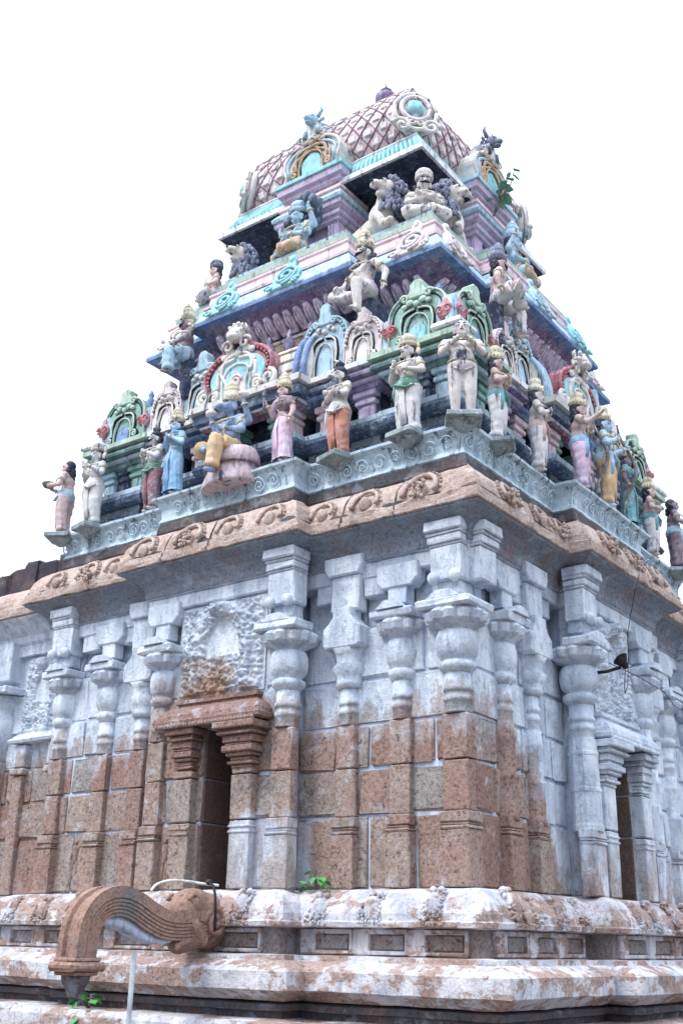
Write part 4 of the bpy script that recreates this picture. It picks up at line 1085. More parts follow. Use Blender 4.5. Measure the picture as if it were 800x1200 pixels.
ARM = {'namaste': ((.185, -.05, .63), (.045, -.15, .715)), 'crossed': ((.185, -.06, .645), (-.05, -.13, .69)), 'down': ((.19, .02, .63), (.205, -.04, .49)),
       'raised': ((.21, -.03, .66), (.20, -.13, .80)), 'front': ((.19, -.02, .64), (.12, -.16, .66)), 'belly': ((.20, -.02, .64), (.06, -.13, .66)),
       'chest': ((.195, -.03, .64), (.07, -.14, .73)), 'back_up': ((.24, .02, .72), (.25, -.05, .87)), 'knee': ((.20, -.08, .62), (.16, -.20, .54)),
       'offer': ((.18, -.04, .63), (.09, -.20, .655)), 'prop': ((.23, .04, .65), (.24, .0, .50)), 'mouth': ((.19, -.06, .66), (.05, -.16, .80)), 'reach': ((.20, -.08, .66), (.22, -.28, .60)), 'cheer': ((.19, -.05, .65), (.045, -.17, .745)), 'bowarm': ((.21, -.08, .68), (.27, -.22, .76))}
CROWN = {'tall': [(.074, -.01), (.082, .01), (.078, .028), (.084, .034), (.084, .048), (.072, .054), (.076, .085), (.066, .092), (.070, .098), (.068, .128), (.054, .134), (.058, .14), (.05, .168), (.032, .186), (.02, .192), (.018, .21), (.002, .218)],
         'round': [(.078, -.015), (.092, .0), (.096, .02), (.086, .032), (.092, .04), (.09, .075), (.074, .10), (.05, .115), (.03, .12), (.02, .14), (.002, .145)],
         'cap': [(.076, -.01), (.085, .01), (.08, .03), (.075, .06), (.062, .07), (.068, .09), (.062, .14), (.04, .155), (.002, .16)],
         'bun': [(.07, -.02), (.075, .0), (.06, .03), (.035, .045), (.045, .06), (.05, .085), (.03, .105), (.002, .11)]}
def hand(m, wrist, elbow, r=.0068, curl=.5, flip=1):
    w = Vector(wrist); d = (w - Vector(elbow)).normalized()
    side = d.cross(Vector((0, 1, .2))); side = side.normalized() if side.length > .1 else Vector((1, 0, 0))
    nrm = side.cross(d).normalized() * flip
    for k, (x, L) in enumerate(((-.018, .030), (-.006, .036), (.006, .034), (.018, .026))):
        a = w + d * .026 + side * x; b = a + d * L * .55 + nrm * L * .12 * curl; c = b + d * L * .5 * (1 - curl * .5) + nrm * L * .45 * curl
        m.tube([a - d * .01, a, b, c], [r, r, r * .9, r * .65], 6)
    a = w + d * .008 + side * .02; b = a + side * .016 + d * .014 + nrm * .008; m.tube([a, b, b + d * .018 + nrm * .006], [r * 1.1, r, r * .7], 6)

def statue(label, face, u, o, z, height, turn=0, skin='stat', arms=(('namaste', 'namaste'),), crown='tall', crown_mat='gold', hair='hair', lower='dhoti', cloth='wcloth', sash=None,
           beard=None, stache=False, pose='stand', female=False, slab=True, belly=0, face_tilt=0, group=None, halo=False, hood=False, hold=None, top=None, curls=True, head_turn=0, snout=False, chub=1.0, seat=None):
    """turn: degrees about z away from facing straight out (+ turns towards the viewer's right)"""
    ch = CROWN[crown][-1][1] if crown else 0
    tot = (.985 if pose == 'stand' else .985) + ch * .9
    S = height / tot if pose == 'stand' else height / (tot - seat_drop(pose))
    base = wpt(face, u, o, z)
    rz = {'S': 0, 'E': PI / 2, 'W': -PI / 2}[face] + R(turn)
    root = thing('statue', label, 'statue', base, rz, group)
    X = Matrix.Scale(S, 4)
    dz = 0
    if pose == 'stand':
        legs = {sx: [(sx * .062, .0, .50), (sx * .068, -.015, .275), (sx * .068, .01, .045)] for sx in (-1, 1)}; foot = {sx: (0, -1, 0) for sx in (-1, 1)}
    elif pose == 'lalita':              # seated, one leg folded, the other hanging
        legs = {-1: [(-.07, 0, .50), (-.20, -.16, .52), (-.06, -.24, .47)], 1: [(.07, 0, .50), (.12, -.22, .50), (.10, -.24, .25)]}; foot = {-1: (1, -.2, 0), 1: (.2, -1, -.2)}; dz = -.20
    elif pose == 'crosslegged':
        legs = {sx: [(sx * .065, 0, .50), (sx * .185, -.12, .485), (sx * .02, -.19 - .02 * sx, .47)] for sx in (-1, 1)}; foot = {sx: (-sx, -.1, 0) for sx in (-1, 1)}; dz = -.43
    elif pose == 'guard':               # sits on the roof, one knee up, the other leg folded
        legs = {-1: [(-.07, 0, .50), (-.25, -.15, .53), (-.05, -.20, .41)], 1: [(.07, 0, .50), (.13, -.21, .48), (.15, -.21, .22)]}; foot = {-1: (-.2, -1, 0), 1: (.1, -1, 0)}; dz = -.25
    b = MB(X @ Matrix.Translation((0, 0, dz))); w = chub
    b.ell((0, .005, .525), (.108 * w, .08 * w, .07)); b.capsule((0, 0, .54), (0, .0, .64), .088 * w, .084 * w)
    b.ell((0, -.012 - belly * .5, .61), (.09 * w + belly * .4, .07 + belly, .075 + belly * .5))
    b.ell((0, .0, .715), (.118 * w, .08, .09)); b.capsule((-.10 * w, 0, .775), (.10 * w, 0, .775), .045, .045)
    if female:
        for sx in (-1, 1): b.ell((sx * .05, -.07, .72), (.046, .045, .046))
    else:
        for sx in (-1, 1): b.ell((sx * .052, -.055, .735), (.052, .03, .036))
    b.capsule((0, .0, .79), (0, -.006, .87), .04, .036)
    Hc = Vector((0, -.012, .922)); rot = Matrix.Rotation(R(head_turn), 4, 'Z')
    hd = MB(X @ Matrix.Translation((0, 0, dz)) @ Matrix.Translation(Hc) @ rot)
    hd.ell((0, .0, .008), (.064, .072, .074), 14, 10); hd.ell((0, -.022, -.030), (.05, .052, .044)); hd.ell((0, -.05, -.062), (.022, .022, .016))
    if snout:
        hd.capsule((0, -.05, -.012), (0, -.13, -.035), .042, .032); hd.ell((0, -.15, -.03), (.03, .015, .026))
        for sx in (-1, 1): hd.ell((sx * .06, .0, .05), (.024, .012, .04))
    else:
        hd.capsule((0, -.069, .010), (0, -.086, -.016), .008, .0135); hd.ell((0, -.062, -.040), (.026, .015, .010)); hd.capsule((-.045, -.058, .02), (.045, -.058, .02), .014, .014)
    for sx in (-1, 1): hd.ell((sx * .066, .005, -.01), (.012, .018, .03)); hd.ell((sx * .07, .0, -.045), .015)
    fing = MB(X @ Matrix.Translation((0, 0, dz)))
    sid = []
    for pair in arms:
        for sx, nm in ((-1, pair[0]), (1, pair[1])):
            if nm is None: continue
            e, wr = ARM[nm]; e = Vector((e[0] * sx * (.9 + .1 * w), e[1], e[2])); wr = Vector((wr[0] * sx, wr[1], wr[2]))
            if nm == 'crossed' and sx > 0: wr.z += .03
            sh = Vector((sx * .135 * w, .0, .775))
            b.capsule(sh, e, .043, .033); b.capsule(e, wr, .034, .023)
            d = (wr - e).normalized(); b.ell(wr + d * .016, (.022, .02, .024)); hand(fing, wr + d * .004, e, flip=1)
            sid.append((sh, e, wr, sx))
    for sx in (-1, 1):
        h_, k_, a_ = legs[sx]; t = .9 + .25 * (w - 1)
        b.capsule(h_, k_, .075 * t * w, .054 * w); b.capsule(k_, a_, .055 * w, .036); f = Vector(foot[sx]).normalized()
        b.capsule(Vector(a_) + Vector((0, .012, -.018)), Vector(a_) + f * .075 + Vector((0, 0, -.026)), .030, .020)
    body = MB(); body.v = b.v; body.f = b.f; body.k = b.k; body.sm = b.sm
    n = len(body.v); body.v = body.v + hd.v; body.f = body.f + [tuple(i + n for i in f) for f in hd.f]; body.k = body.k + hd.k; body.sm = body.sm + hd.sm
    bo = body.build('body', skin, root, local=True); remesh(bo, .0125 * S, 2); join_into(bo, fing)
    # face paint
    fx = X @ Matrix.Translation((0, 0, dz)) @ Matrix.Translation(Hc) @ rot
    e = MB(fx)
    for sx in (-1, 1):
        y = -.062 if not snout else -.066
        e.ell((sx * .026, y - .004, .006), (.013, .006, .007), 8, 5); e.tube([(sx * .010, y - .008, .026), (sx * .026, y - .010, .033), (sx * .046, y + .006, .026)], [.003, .005, .003], 5)
    e.ell((0, -.075, -.040), (.020, .006, .004), 8, 4)
    if stache:
        for sx in (-1, 1): e.tube([(0, -.082, -.027), (sx * .022, -.080, -.034), (sx * .045, -.064, -.030), (sx * .060, -.05, -.012)], [.009, .011, .008, .003], 6)
    e.build('face_paint', 'ink', root, local=True)
    wh = MB(fx)
    for sx in (-1, 1): wh.ell((sx * .026, (-.062 if not snout else -.066) - .002, .006), (.019, .006, .011), 8, 5)
    wh.build('eyes', 'white', root, local=True)
    if beard:
        g = MB(fx); 
        for i in range(26):
            a = rnd(-1, 1); q = rnd(0, 1); g.ell((a * .045 * (1 - q * .5), -.055 - .012 * (1 - a * a), -.055 - q * .07), (.013, .012, .02), 6, 4)
        g.ell((0, -.045, -.075), (.045, .025, .05)); g.build('beard', beard, root, local=True)
    hr = MB(fx)
    hr.ell((0, .022, .022), (.072, .070, .070), 14, 9)
    if curls:
        for sx in (-1, 1):
            for i in range(9): hr.ell((sx * (.068 + rnd(0, .032)), .03 + rnd(-.02, .03), -.03 - i * .011 + rnd(-.006, .006)), rnd(.018, .026), 8, 5)
        for i in range(10): hr.ell((rnd(-.06, .06), .065, -.03 - rnd(0, .08)), rnd(.02, .028), 8, 5)
    hr.build('hair', hair, root, local=True)
    if crown:
        c = MB(fx @ Matrix.Translation((0, .012, .055)) @ Matrix.Rotation(R(4), 4, 'X'))
        c.lathe(CROWN[crown], (0, 0, 0), 18)
        if crown != 'bun':
            for i in range(14):
                a = 2 * PI * i / 14; c.ell((.084 * math.cos(a), .084 * math.sin(a), .02), .011, 6, 4)
            c.prism([(-.03, .0), (.03, .0), (.026, .05), (0, .085), (-.026, .05)], -.095, -.07, .006)
        c.build('crown' if crown != 'bun' else 'hair_bun', crown_mat, root, local=True)
    if halo:
        c = MB(fx); c.tube([(.10 * math.cos(a), .05, .02 + .115 * math.sin(a)) for a in [2 * PI * i / 26 for i in range(27)]], .020, 7)
        for sx in (-1, 1): c.ell((sx * .105, .035, -.03), (.03, .02, .04), 9, 6)
        c.build('halo', crown_mat, root, local=True)
    if hood:
        c = MB(X @ Matrix.Translation((0, 0, dz)))
        for i in range(5):
            a = R(-62 + 31 * i); p0 = Vector((0, .10, .78)); tipp = Vector((math.sin(a) * .25, .02, .90 + .22 * math.cos(a)))
            mid = p0.lerp(tipp, .55) + Vector((0, .06, 0))
            c.tube([p0, mid, tipp + Vector((0, .03, .0)), tipp + Vector((0, -.05, -.01))], [.05, .058, .062, .03], 9, flat=.7)
            c.ell(tipp + Vector((0, -.02, 0)), (.055, .04, .06), 10, 7)
        c.build('serpent_hood', 'dblue', root, local=True)
    # clothes
    C0 = X @ Matrix.Translation((0, 0, dz))
    if lower == 'dhoti':
        d = MB(C0); K, G = 26, 22
        for sx in (-1, 1):
            P = [Vector(p) for p in legs[sx]]; vs = []
            for j in range(K + 1):
                t = j / K
                p = P[0].lerp(P[1], t * 2) if t < .5 else P[1].lerp(P[2], t * 2 - 1)
                ax = (P[1] - P[0]) if t < .45 else ((P[2] - P[1]) if t > .55 else (P[2] - P[1]).normalized() + (P[1] - P[0]).normalized())
                ax = ax.normalized(); xx = ax.cross(Vector((0, 1, 0.3))).normalized(); yy = ax.cross(xx)
                rr = (.088 - .03 * t) * w + (.010 if t > .9 else 0)
                if t >= .97: rr *= .93
                for i in range(G):
                    a = 2 * PI * i / G
                    f = 1 + .030 * math.sin(t * 30 + math.cos(a - .6) * 2.6 + 2 * noise.noise((math.cos(a), math.sin(a), t * 4 + sx))) + .045 * math.sin(6 * a + t * 5) + .10 * noise.noise((math.cos(a) * 2, math.sin(a) * 2, t * 7 + 9 * sx))
                    vs.append(p * 1 + (xx * math.cos(a) + yy * math.sin(a)) * rr * f)
            # trim so the ankle shows
            d.add(vs, [(j * G + i, j * G + (i + 1) % G, (j + 1) * G + (i + 1) % G, (j + 1) * G + i) for j in range(K) for i in range(G)] + [tuple(range(G))[::-1], tuple(range(K * G, K * G + G))], True)
        if pose == 'stand':
            for x, y in ((-.024, -.072), (-.008, -.082), (.008, -.078), (.024, -.086)): d.tube([(x * .6, y, .52), (x, y - .015, .4), (x * 1.1, y, .22), (x * 1.2, y + .01, .10)], [.012, .017, .016, .013], 6)
        d.lathe([(.108 * w, .46), (.122 * w, .485), (.120 * w, .52), (.110 * w, .56), (.098 * w, .59)], (0, 0, 0), 24, sy=.80, mod=lambda a, k: 1 + .02 * math.sin(9 * a + k))
        d.build('dhoti', cloth, root, local=True)
    elif lower == 'sari':
        d = MB(C0); G, K = 40, 22; vs = []
        for j in range(K + 1):
            t = j / K; zz = .60 - .555 * t
            r1 = .092 + .035 * math.sin(min(1, t * 3.2) * PI / 2) - .012 * math.sin(t * PI) + .012 * t
            for i in range(G):
                a = 2 * PI * i / G; f = 1 + (.015 + .045 * t) * math.sin(13 * a + 1.5 * math.sin(4 * t)) + .02 * math.sin(30 * t + 3 * math.cos(a))
                pin = 1 - .16 * t * max(0, math.cos(2 * a)) * 0
                vs.append((r1 * f * math.cos(a) * 1.05, r1 * f * math.sin(a) * .80 * pin, zz))
        d.add(vs, [(j * G + i, j * G + (i + 1) % G, (j + 1) * G + (i + 1) % G, (j + 1) * G + i) for j in range(K) for i in range(G)] + [tuple(range(G))[::-1]], True)
        for q in range(6): d.tube([(-.03 + q * .012, -.085, .56), (-.035 + q * .014, -.115, .4), (-.05 + q * .02, -.105, .2), (-.06 + q * .022, -.10, .055)], [.006, .009, .009, .009], 5)
        d.build('sari_skirt', cloth, root, local=True)
        bl = MB(C0); bl.lathe([(.095, .645), (.110, .67), (.128, .71), (.128, .75), (.10, .785), (.06, .80)], (0, -.004, 0), 22, sy=.78)
        for sx in (-1, 1): bl.ell((sx * .05, -.078, .722), (.05, .046, .05)); bl.capsule((sx * .125, 0, .775), (sx * .16, -.01, .715), .05, .046)
        bl.build('blouse', top or cloth, root, local=True)
        ds = MB(C0); ds.tube([(-.10, -.03, .60), (-.05, -.12, .66), (.03, -.128, .73), (.09, -.08, .79), (.12, .02, .80), (.10, .08, .70)], [.03, .034, .034, .034, .03, .03], 8, flat=.3); ds.build('drape', cloth, root, local=True)
    elif lower == 'brief':
        d = MB(C0); d.lathe([(.05 * w, .43), (.10 * w, .455), (.122 * w, .50), (.118 * w, .54), (.10 * w, .555)], (0, 0, 0), 26, sy=.82); 
        for sx in (-1, 1): d.tube([(sx * .02, -.09, .45), (sx * .07, -.085, .475), (sx * .12, -.03, .52)], [.012, .012, .010], 6)
        d.build('loincloth', cloth, root, local=True)
    if sash:
        s = MB(C0)
        s.lathe([(.118 * w, .485), (.132 * w, .50), (.134 * w, .53), (.120 * w, .565), (.104 * w, .60), (.09 * w, .61)], (0, -.004, 0), 26, sy=.84, mod=lambda a, k: 1 + .03 * math.sin(7 * a + 2 * k))
        if pose == 'stand':
            s.tube([(-.10, -.08, .55), (-.02, -.125, .50), (.07, -.115, .46), (.125, -.06, .50)], [.022, .028, .028, .018], 8, flat=.5)
            s.tube([(-.11, -.06, .54), (-.125, -.07, .44), (-.115, -.06, .33)], [.03, .026, .016], 7, flat=.5)
        s.build('sash', sash, root, local=True)
    orn = MB(C0)
    orn.tube([(.098 * w * math.cos(a) * (1 - .12 * math.sin(a)), -.02 + .07 * math.sin(a) - (.055 if math.sin(a) < 0 else 0) * abs(math.sin(a)), .79 + .055 * math.sin(a)) for a in [2 * PI * i / 22 for i in range(23)]], .0085, 6)
    orn.tube([(-.11, .02, .79), (-.06, -.085, .75), (0, -.098 - belly, .68), (.06, -.09 - belly, .61), (.09, -.03, .57)], .006, 5)
    for sh, e_, wr, sx in sid:
        for q, rr in ((.45, .043), (.55, .041)):
            c = sh.lerp(e_, q); ax = (e_ - sh).normalized(); xx = ax.orthogonal().normalized(); yy = ax.cross(xx)
            orn.tube([c + (xx * math.cos(a) + yy * math.sin(a)) * rr for a in [2 * PI * i / 12 for i in range(13)]], .007, 5)
        c = e_.lerp(wr, .88); ax = (wr - e_).normalized(); xx = ax.orthogonal().normalized(); yy = ax.cross(xx)
        orn.tube([c + (xx * math.cos(a) + yy * math.sin(a)) * .027 for a in [2 * PI * i / 12 for i in range(13)]], .008, 5)
    if pose == 'stand' and lower != 'sari':
        orn.tube([(.112 * w * math.cos(a), .09 * w * math.sin(a) - .004, .565) for a in [2 * PI * i / 24 for i in range(25)]], .010, 6)
    orn.build('ornaments', 'gold', root, local=True)
    if hold == 'bowl':
        k = MB(C0); k.lathe([(.01, 0), (.06, .015), (.085, .05), (.088, .07), (.07, .07), (.06, .05), (.005, .045)], (0, -.245, .65), 16); k.build('bowl', 'dskin', root, local=True)
    if hold == 'staff':
        k = MB(C0); k.tube([(-.205, -.16, .70), (-.205, -.17, .80), (-.20, -.17, .90)], [.016, .012, .012], 8); k.lathe([(.01, 0), (.03, .03), (.024, .07), (.004, .10)], (-.20, -.17, .89), 10); k.build('flower_bud', 'dblue', root, local=True)
    if hold in ('bow', 'bow_left'):
        k = MB(C0); sx = -1 if hold == 'bow_left' else 1
        k.tube([(sx * (.27 + .07 * math.sin(PI * i / 20)), -.16 - .13 * math.sin(PI * i / 20) + .03 * math.sin(3 * PI * i / 20), 1.05 - 1.0 * i / 20) for i in range(21)], [.010 + .010 * math.sin(PI * i / 20) for i in range(21)], 8)
        k.tube([(sx * .27, -.16, 1.05), (sx * .27, -.16, .05)], .004, 5); k.build('bow', 'twig', root, local=True)
    if hold == 'drum':
        k = MB(C0 @ Matrix.Translation((.25, -.30, .46)) @ Matrix.Rotation(R(50), 4, 'X')); k.lathe([(.09, -.05), (.10, -.04), (.08, 0), (.10, .04), (.09, .05)], (0, 0, 0), 16); k.build('drum', 'shade_metal', root, local=True)
    if hold == 'discs':
        for sx in (-1, 1): k = MB(C0); k.lathe([(.01, -.02), (.05, 0), (.05, .03), (.02, .06), (.035, .09), (.004, .11)], (sx * .25, -.06, .92), 12); k.build('emblem', 'pwhite', root, local=True)
    if slab:
        s = MB(X); q = [(-.13, -.15), (.13, -.15), (.15, -.12), (.15, .12), (-.15, .12), (-.15, -.12)]
        s.box((-.16, -.17, -.045), (.16, .14, .02), .012, .006); s.lathe([(.03, -.13), (.08, -.10), (.14, -.05), (.15, -.043)], (0, 0, 0), 10, sy=1.0); s.build('standing_slab', 'slate', root, local=True)
    if seat == 'block':
        s = MB(X); s.box((-.10, -.03, -.30), (.10, .30, .185), .03, .01); s.build('seat_block', 'navy', root, local=True)
    if seat == 'lotus':
        s = MB(X @ Matrix.Translation((0, .03, 0)))
        s.lathe([(.20, -.06), (.285, -.05), (.295, -.03), (.285, .02), (.262, .08), (.25, .12), (.262, .135), (.268, .15), (.278, .17), (.27, .22), (.245, .275), (.22, .29), (.13, .30), (.02, .30)], (0, 0, 0), 96, sy=.74, mod=lambda a, k: 1 + .035 * abs(math.sin(13 * a)) ** .5 + .014 * math.sin(48 * a + k) + .02 * math.sin(5 * a + k * .7)); 
        so = s.build('lotus_seat', 'pinkped', root, local=True)
        k = MB(X @ Matrix.Translation((0, .03, 0))); k.tube([(.275 * math.cos(a), .205 * math.sin(a), .135) for a in [2 * PI * i / 40 for i in range(41)]], .014, 6); k.build('seat_band', 'maroon', so, local=True)
    return root
def seat_drop(pose): return {'lalita': .20, 'crosslegged': .43, 'guard': .25}[pose] - (.02)

GS = 'statues standing on the ledge of the tower'
LZ = 5.352
statue('small rosy statue holding a bowl, at the far left end of the ledge', 'S', -2.28, 2.36, LZ - .03, .80, -60, 'stat3', (('offer', 'offer'),), None, lower='dhoti', cloth='stat3', sash='lbskin', hold='bowl', group=GS)
statue('white statue with round headdress and halo ring, second from the left end of the ledge', 'S', -1.86, 2.36, LZ - .02, .93, -12, 'stat2', (('belly', 'chest'), ('back_up', None)), 'round', 'stat', lower='dhoti', cloth='wcloth', sash='wcloth', halo=True, group=GS)
statue('bare chested statue with black hair, moustache, folded hands and maroon dhoti on the ledge', 'S', -1.10, 2.30, LZ, .88, -22, 'stat2', (('namaste', 'namaste'),), 'bun', 'hair', lower='dhoti', cloth='mcloth', sash='gsash', stache=True, slab=False, group=GS)
statue('crowned goddess statue in a sky blue sari left of the seated blue figure', 'S', -.66, 2.46, LZ, .90, -16, 'lbskin', (('down', 'chest'),), 'tall', 'gold', lower='sari', cloth='bluec', female=True, slab=False, group=GS)
statue('blue snouted four armed statue in ochre cloth seated on a pink lotus seat', 'S', .06, 2.50, LZ - .06, 1.02, -14, 'bskin', (('belly', 'belly'), ('back_up', 'back_up')), 'tall', 'gold', lower='dhoti', cloth='ochrec', pose='lalita', snout=True, slab=False, seat='lotus', hold='discs', group=GS)
statue('crowned goddess statue in a lilac sari holding a bud, right of the seated blue figure', 'S', .62, 2.45, LZ, .88, -24, 'stat3', (('raised', 'down'),), 'tall', 'gold', lower='sari', cloth='lcloth', top='dskin', female=True, slab=False, hold='staff', group=GS)
statue('grey bearded sage statue with crossed arms and burnt orange dhoti on the ledge', 'S', 1.13, 2.34, LZ - .03, .90, -18, 'stat', (('crossed', 'crossed'),), 'bun', 'hair', lower='dhoti', cloth='orange', sash='wcloth', beard='dblue', group=GS)
statue('white statue with halo, bun crown and green sash, left of the boy at the corner', 'S', 1.83, 2.36, LZ - .02, .92, -8, 'stat', (('chest', 'belly'),), 'round', 'gold', lower='dhoti', cloth='wcloth', sash='gsash', halo=True, group=GS)
statue('chubby boy statue in a loincloth with raised hands, standing on the corner slab', 'S', 2.31, 2.33, LZ + .01, .84, 34, 'stat', (('cheer', 'cheer'),), None, lower='brief', cloth='stat', belly=.035, chub=1.14, curls=False, hair='mane', group=GS)
statue('crowned rosy statue with teal sash and pale dhoti, just right of the corner boy', 'E', -1.84, 2.34, LZ - .02, .88, 24, 'stat3', (('chest', 'chest'),), 'cap', 'gold', lower='dhoti', cloth='wcloth', sash='tealc', group=GS)
statue('crowned statue with long black hair, folded hands and cream dhoti, beside the blue gabled shrine', 'E', -1.12, 2.34, LZ - .02, .90, 30, 'stat', (('namaste', 'namaste'),), 'cap', 'gold', lower='dhoti', cloth='wcloth', sash='stat3', slab=False, group=GS)
statue('archer statue with pale lilac dhoti, blue sash and tall bow, left of the blue archer', 'E', -.52, 2.46, LZ, .97, 28, 'stat3', (('bowarm', 'chest'),), 'cap', 'gold', lower='dhoti', cloth='lcloth', sash='bluec', hold='bow', slab=False, group=GS)
statue('blue skinned archer statue with ochre dhoti and a bow', 'E', .02, 2.47, LZ, 1.05, 24, 'lbskin', (('chest', 'bowarm'),), 'cap', 'gold', lower='dhoti', cloth='ochrec', sash='lbskin', hold='bow', slab=False, group=GS)
statue('dark skinned goddess statue in a teal sari right of the blue archer', 'E', .58, 2.45, LZ, .86, 20, 'dskin', (('down', 'chest'),), 'cap', 'gold', lower='sari', cloth='tealc', female=True, slab=False, group=GS)
statue('crowned statue with teal waist cloth near the right end of the ledge', 'E', 1.45, 2.34, LZ - .02, .88, 24, 'stat3', (('belly', 'belly'),), 'cap', 'gold', lower='dhoti', cloth='wcloth', sash='tealc', slab=False, group=GS)
statue('bluish statue reaching out with a drum at the far right end of the ledge', 'E', 2.02, 2.38, LZ - .02, .80, 34, 'dskin', (('belly', 'reach'),), None, lower='dhoti', cloth='dskin', sash='lbskin', hold='drum', group=GS)
GG = 'moustached guardian statues seated on the miniature shrine roofs'
statue('moustached guardian statue in cream crown seated on the left miniature shrine roof', 'S', -1.02, 2.08, 6.86, .86, -34, 'dskin', (('prop', 'knee'),), 'tall', 'gold', hair='gold', lower='dhoti', cloth='lbskin', stache=True, pose='guard', seat='block', slab=False, group=GG)
statue('moustached bare chested guardian statue seated above the bearded sage', 'S', 1.15, 2.02, 6.80, .98, -14, 'stat', (('knee', 'prop'),), 'tall', 'gold', lower='brief', cloth='lcloth', sash='lcloth', seat='block', stache=True, pose='guard', slab=False, group=GG)
statue('moustached guardian statue with dark crown seated above the red lotus bud on the right face', 'E', -1.22, 2.08, 6.84, .88, 34, 'stat3', (('prop', 'knee'),), 'tall', 'mane', lower='dhoti', cloth='wcloth', stache=True, pose='guard', seat='block', slab=False, group=GG)
GT = 'figures seated around the neck of the tower'
statue('pale blue deity statue under a fanned serpent hood, seated below the dome', 'S', .02, 1.62, Z3 + .02, .78, -20, 'lbskin', (('belly', 'belly'), ('back_up', 'back_up')), 'round', 'lbskin', lower='dhoti', cloth='ochre', pose='crosslegged', hood=True, slab=False, group=GT)
statue('moustached cream statue with folded arms seated at the corner between two lions', 'S', 1.42, 1.42, Z3 + .02, .68, 40, 'stat', (('crossed', 'crossed'),), 'round', 'stat', lower='dhoti', cloth='cream', sash='lbskin', stache=True, pose='crosslegged', slab=False, group=GT)
statue('small pinkish statue seated at the far left corner below the dome slab', 'S', -1.20, 1.54, Z3 + .02, .58, -40, 'stat3', (('knee', 'belly'),), 'round', 'mane', lower='dhoti', cloth='stat2', pose='crosslegged', slab=False, group=GT)
statue('pale blue four armed deity statue seated below the right hand dome gable', 'E', .02, 1.62, Z3 + .02, .84, 24, 'lbskin', (('belly', 'belly'), ('back_up', 'back_up')), 'tall', 'lbskin', lower='dhoti', cloth='ochre', pose='crosslegged', slab=False, group=GT)

def lion(label, face, u, o, z, s, turn, head_turn):
    root = thing('lion_statue', label, 'lion statue', wpt(face, u, o, z), {'S': 0, 'E': PI / 2}[face] + R(turn), 'stone lions below the dome')
    X = Matrix.Scale(s, 4); b = MB(X)
    b.capsule((.0, .22, .20), (.0, .72, .17), .15, .16); b.ell((0, .08, .30), (.15, .16, .19)); b.capsule((0, .05, .35), (0, -.02, .56), .12, .10)
    H = X @ Matrix.Translation((0, -.04, .62)) @ Matrix.Rotation(R(head_turn), 4, 'Z'); h = MB(H)
    h.ell((0, .0, .0), (.12, .12, .12)); h.capsule((0, -.07, .0), (0, -.17, .005), .075, .06); h.capsule((0, -.06, -.085), (0, -.14, -.115), .05, .036); h.ell((0, -.22, .02), (.035, .02, .026))
    for sx in (-1, 1):
        h.ell((sx * .055, -.10, .06), .032); h.ell((sx * .04, -.2, -.012), (.03, .03, .03))
        b.capsule((sx * .10, .02, .26), (sx * .11, -.10, .09), .06, .05); b.capsule((sx * .11, -.10, .06), (sx * .11, -.24, .045), .05, .045)
        b.capsule((sx * .12, .66, .20), (sx * .17, .42, .12), .11, .07); b.capsule((sx * .17, .42, .06), (sx * .17, .26, .045), .05, .045)
    b.tube([(0, .86, .14), (.12, .92, .08), (.24, .80, .05), (.26, .6, .06)], [.035, .03, .028, .035], 8)
    n = len(b.v); b.v += h.v; b.f += [tuple(i + n for i in f) for f in h.f]; b.k += h.k; b.sm += h.sm
    o_ = b.build('body', 'lion', root, local=True); remesh(o_, .016 * s, 2)
    m = MB(H)
    for i in range(190):
        a = rnd(0, 2 * PI); t = rnd(-.02, .20); r = .125 + .05 * math.sin(min(1, (t + .02) / .12) * PI / 2) + rnd(-.01, .012)
        if abs(a - 3 * PI / 2) < .6 and t < .05: continue
        zz = r * math.sin(a) * 1.15 - t * .55
        m.ell((r * math.cos(a), t - .01, zz), (.026, .026, .036), 6, 5)
    for i in range(120):
        a = rnd(0, 2 * PI); q = rnd(0, 1); m.ell((math.cos(a) * (.13 + .04 * q), .06 + math.sin(a) * (.13 + .04 * q), -.12 - .24 * q), (.026, .026, .04), 6, 5)
    m.build('mane', 'mane', root, local=True)
    e = MB(H)
    for sx in (-1, 1): e.ell((sx * .058, -.125, .062), (.018, .014, .014), 8, 5)
    e.ell((0, -.235, .025), (.026, .014, .016), 8, 5); e.build('eyes', 'ink', root, local=True)
    t = MB(H); t.capsule((0, -.06, -.045), (0, -.16, -.05), .034, .026); t.build('open_mouth', 'maroon', root, local=True)
    return root
lion('roaring cream lion statue with blue grey mane, left of the corner figure below the dome', 'S', 1.02, 1.50, Z3 + .0, .86, 70, -88)
lion('lion statue with blue grey mane facing right, right of the corner figure below the dome', 'E', -1.06, 1.50, Z3 + .0, .86, -66, 84)
lion('open mouthed lion statue at the left end under the dome slab', 'S', -.86, 1.50, Z3 + .02, .80, -20, 10)
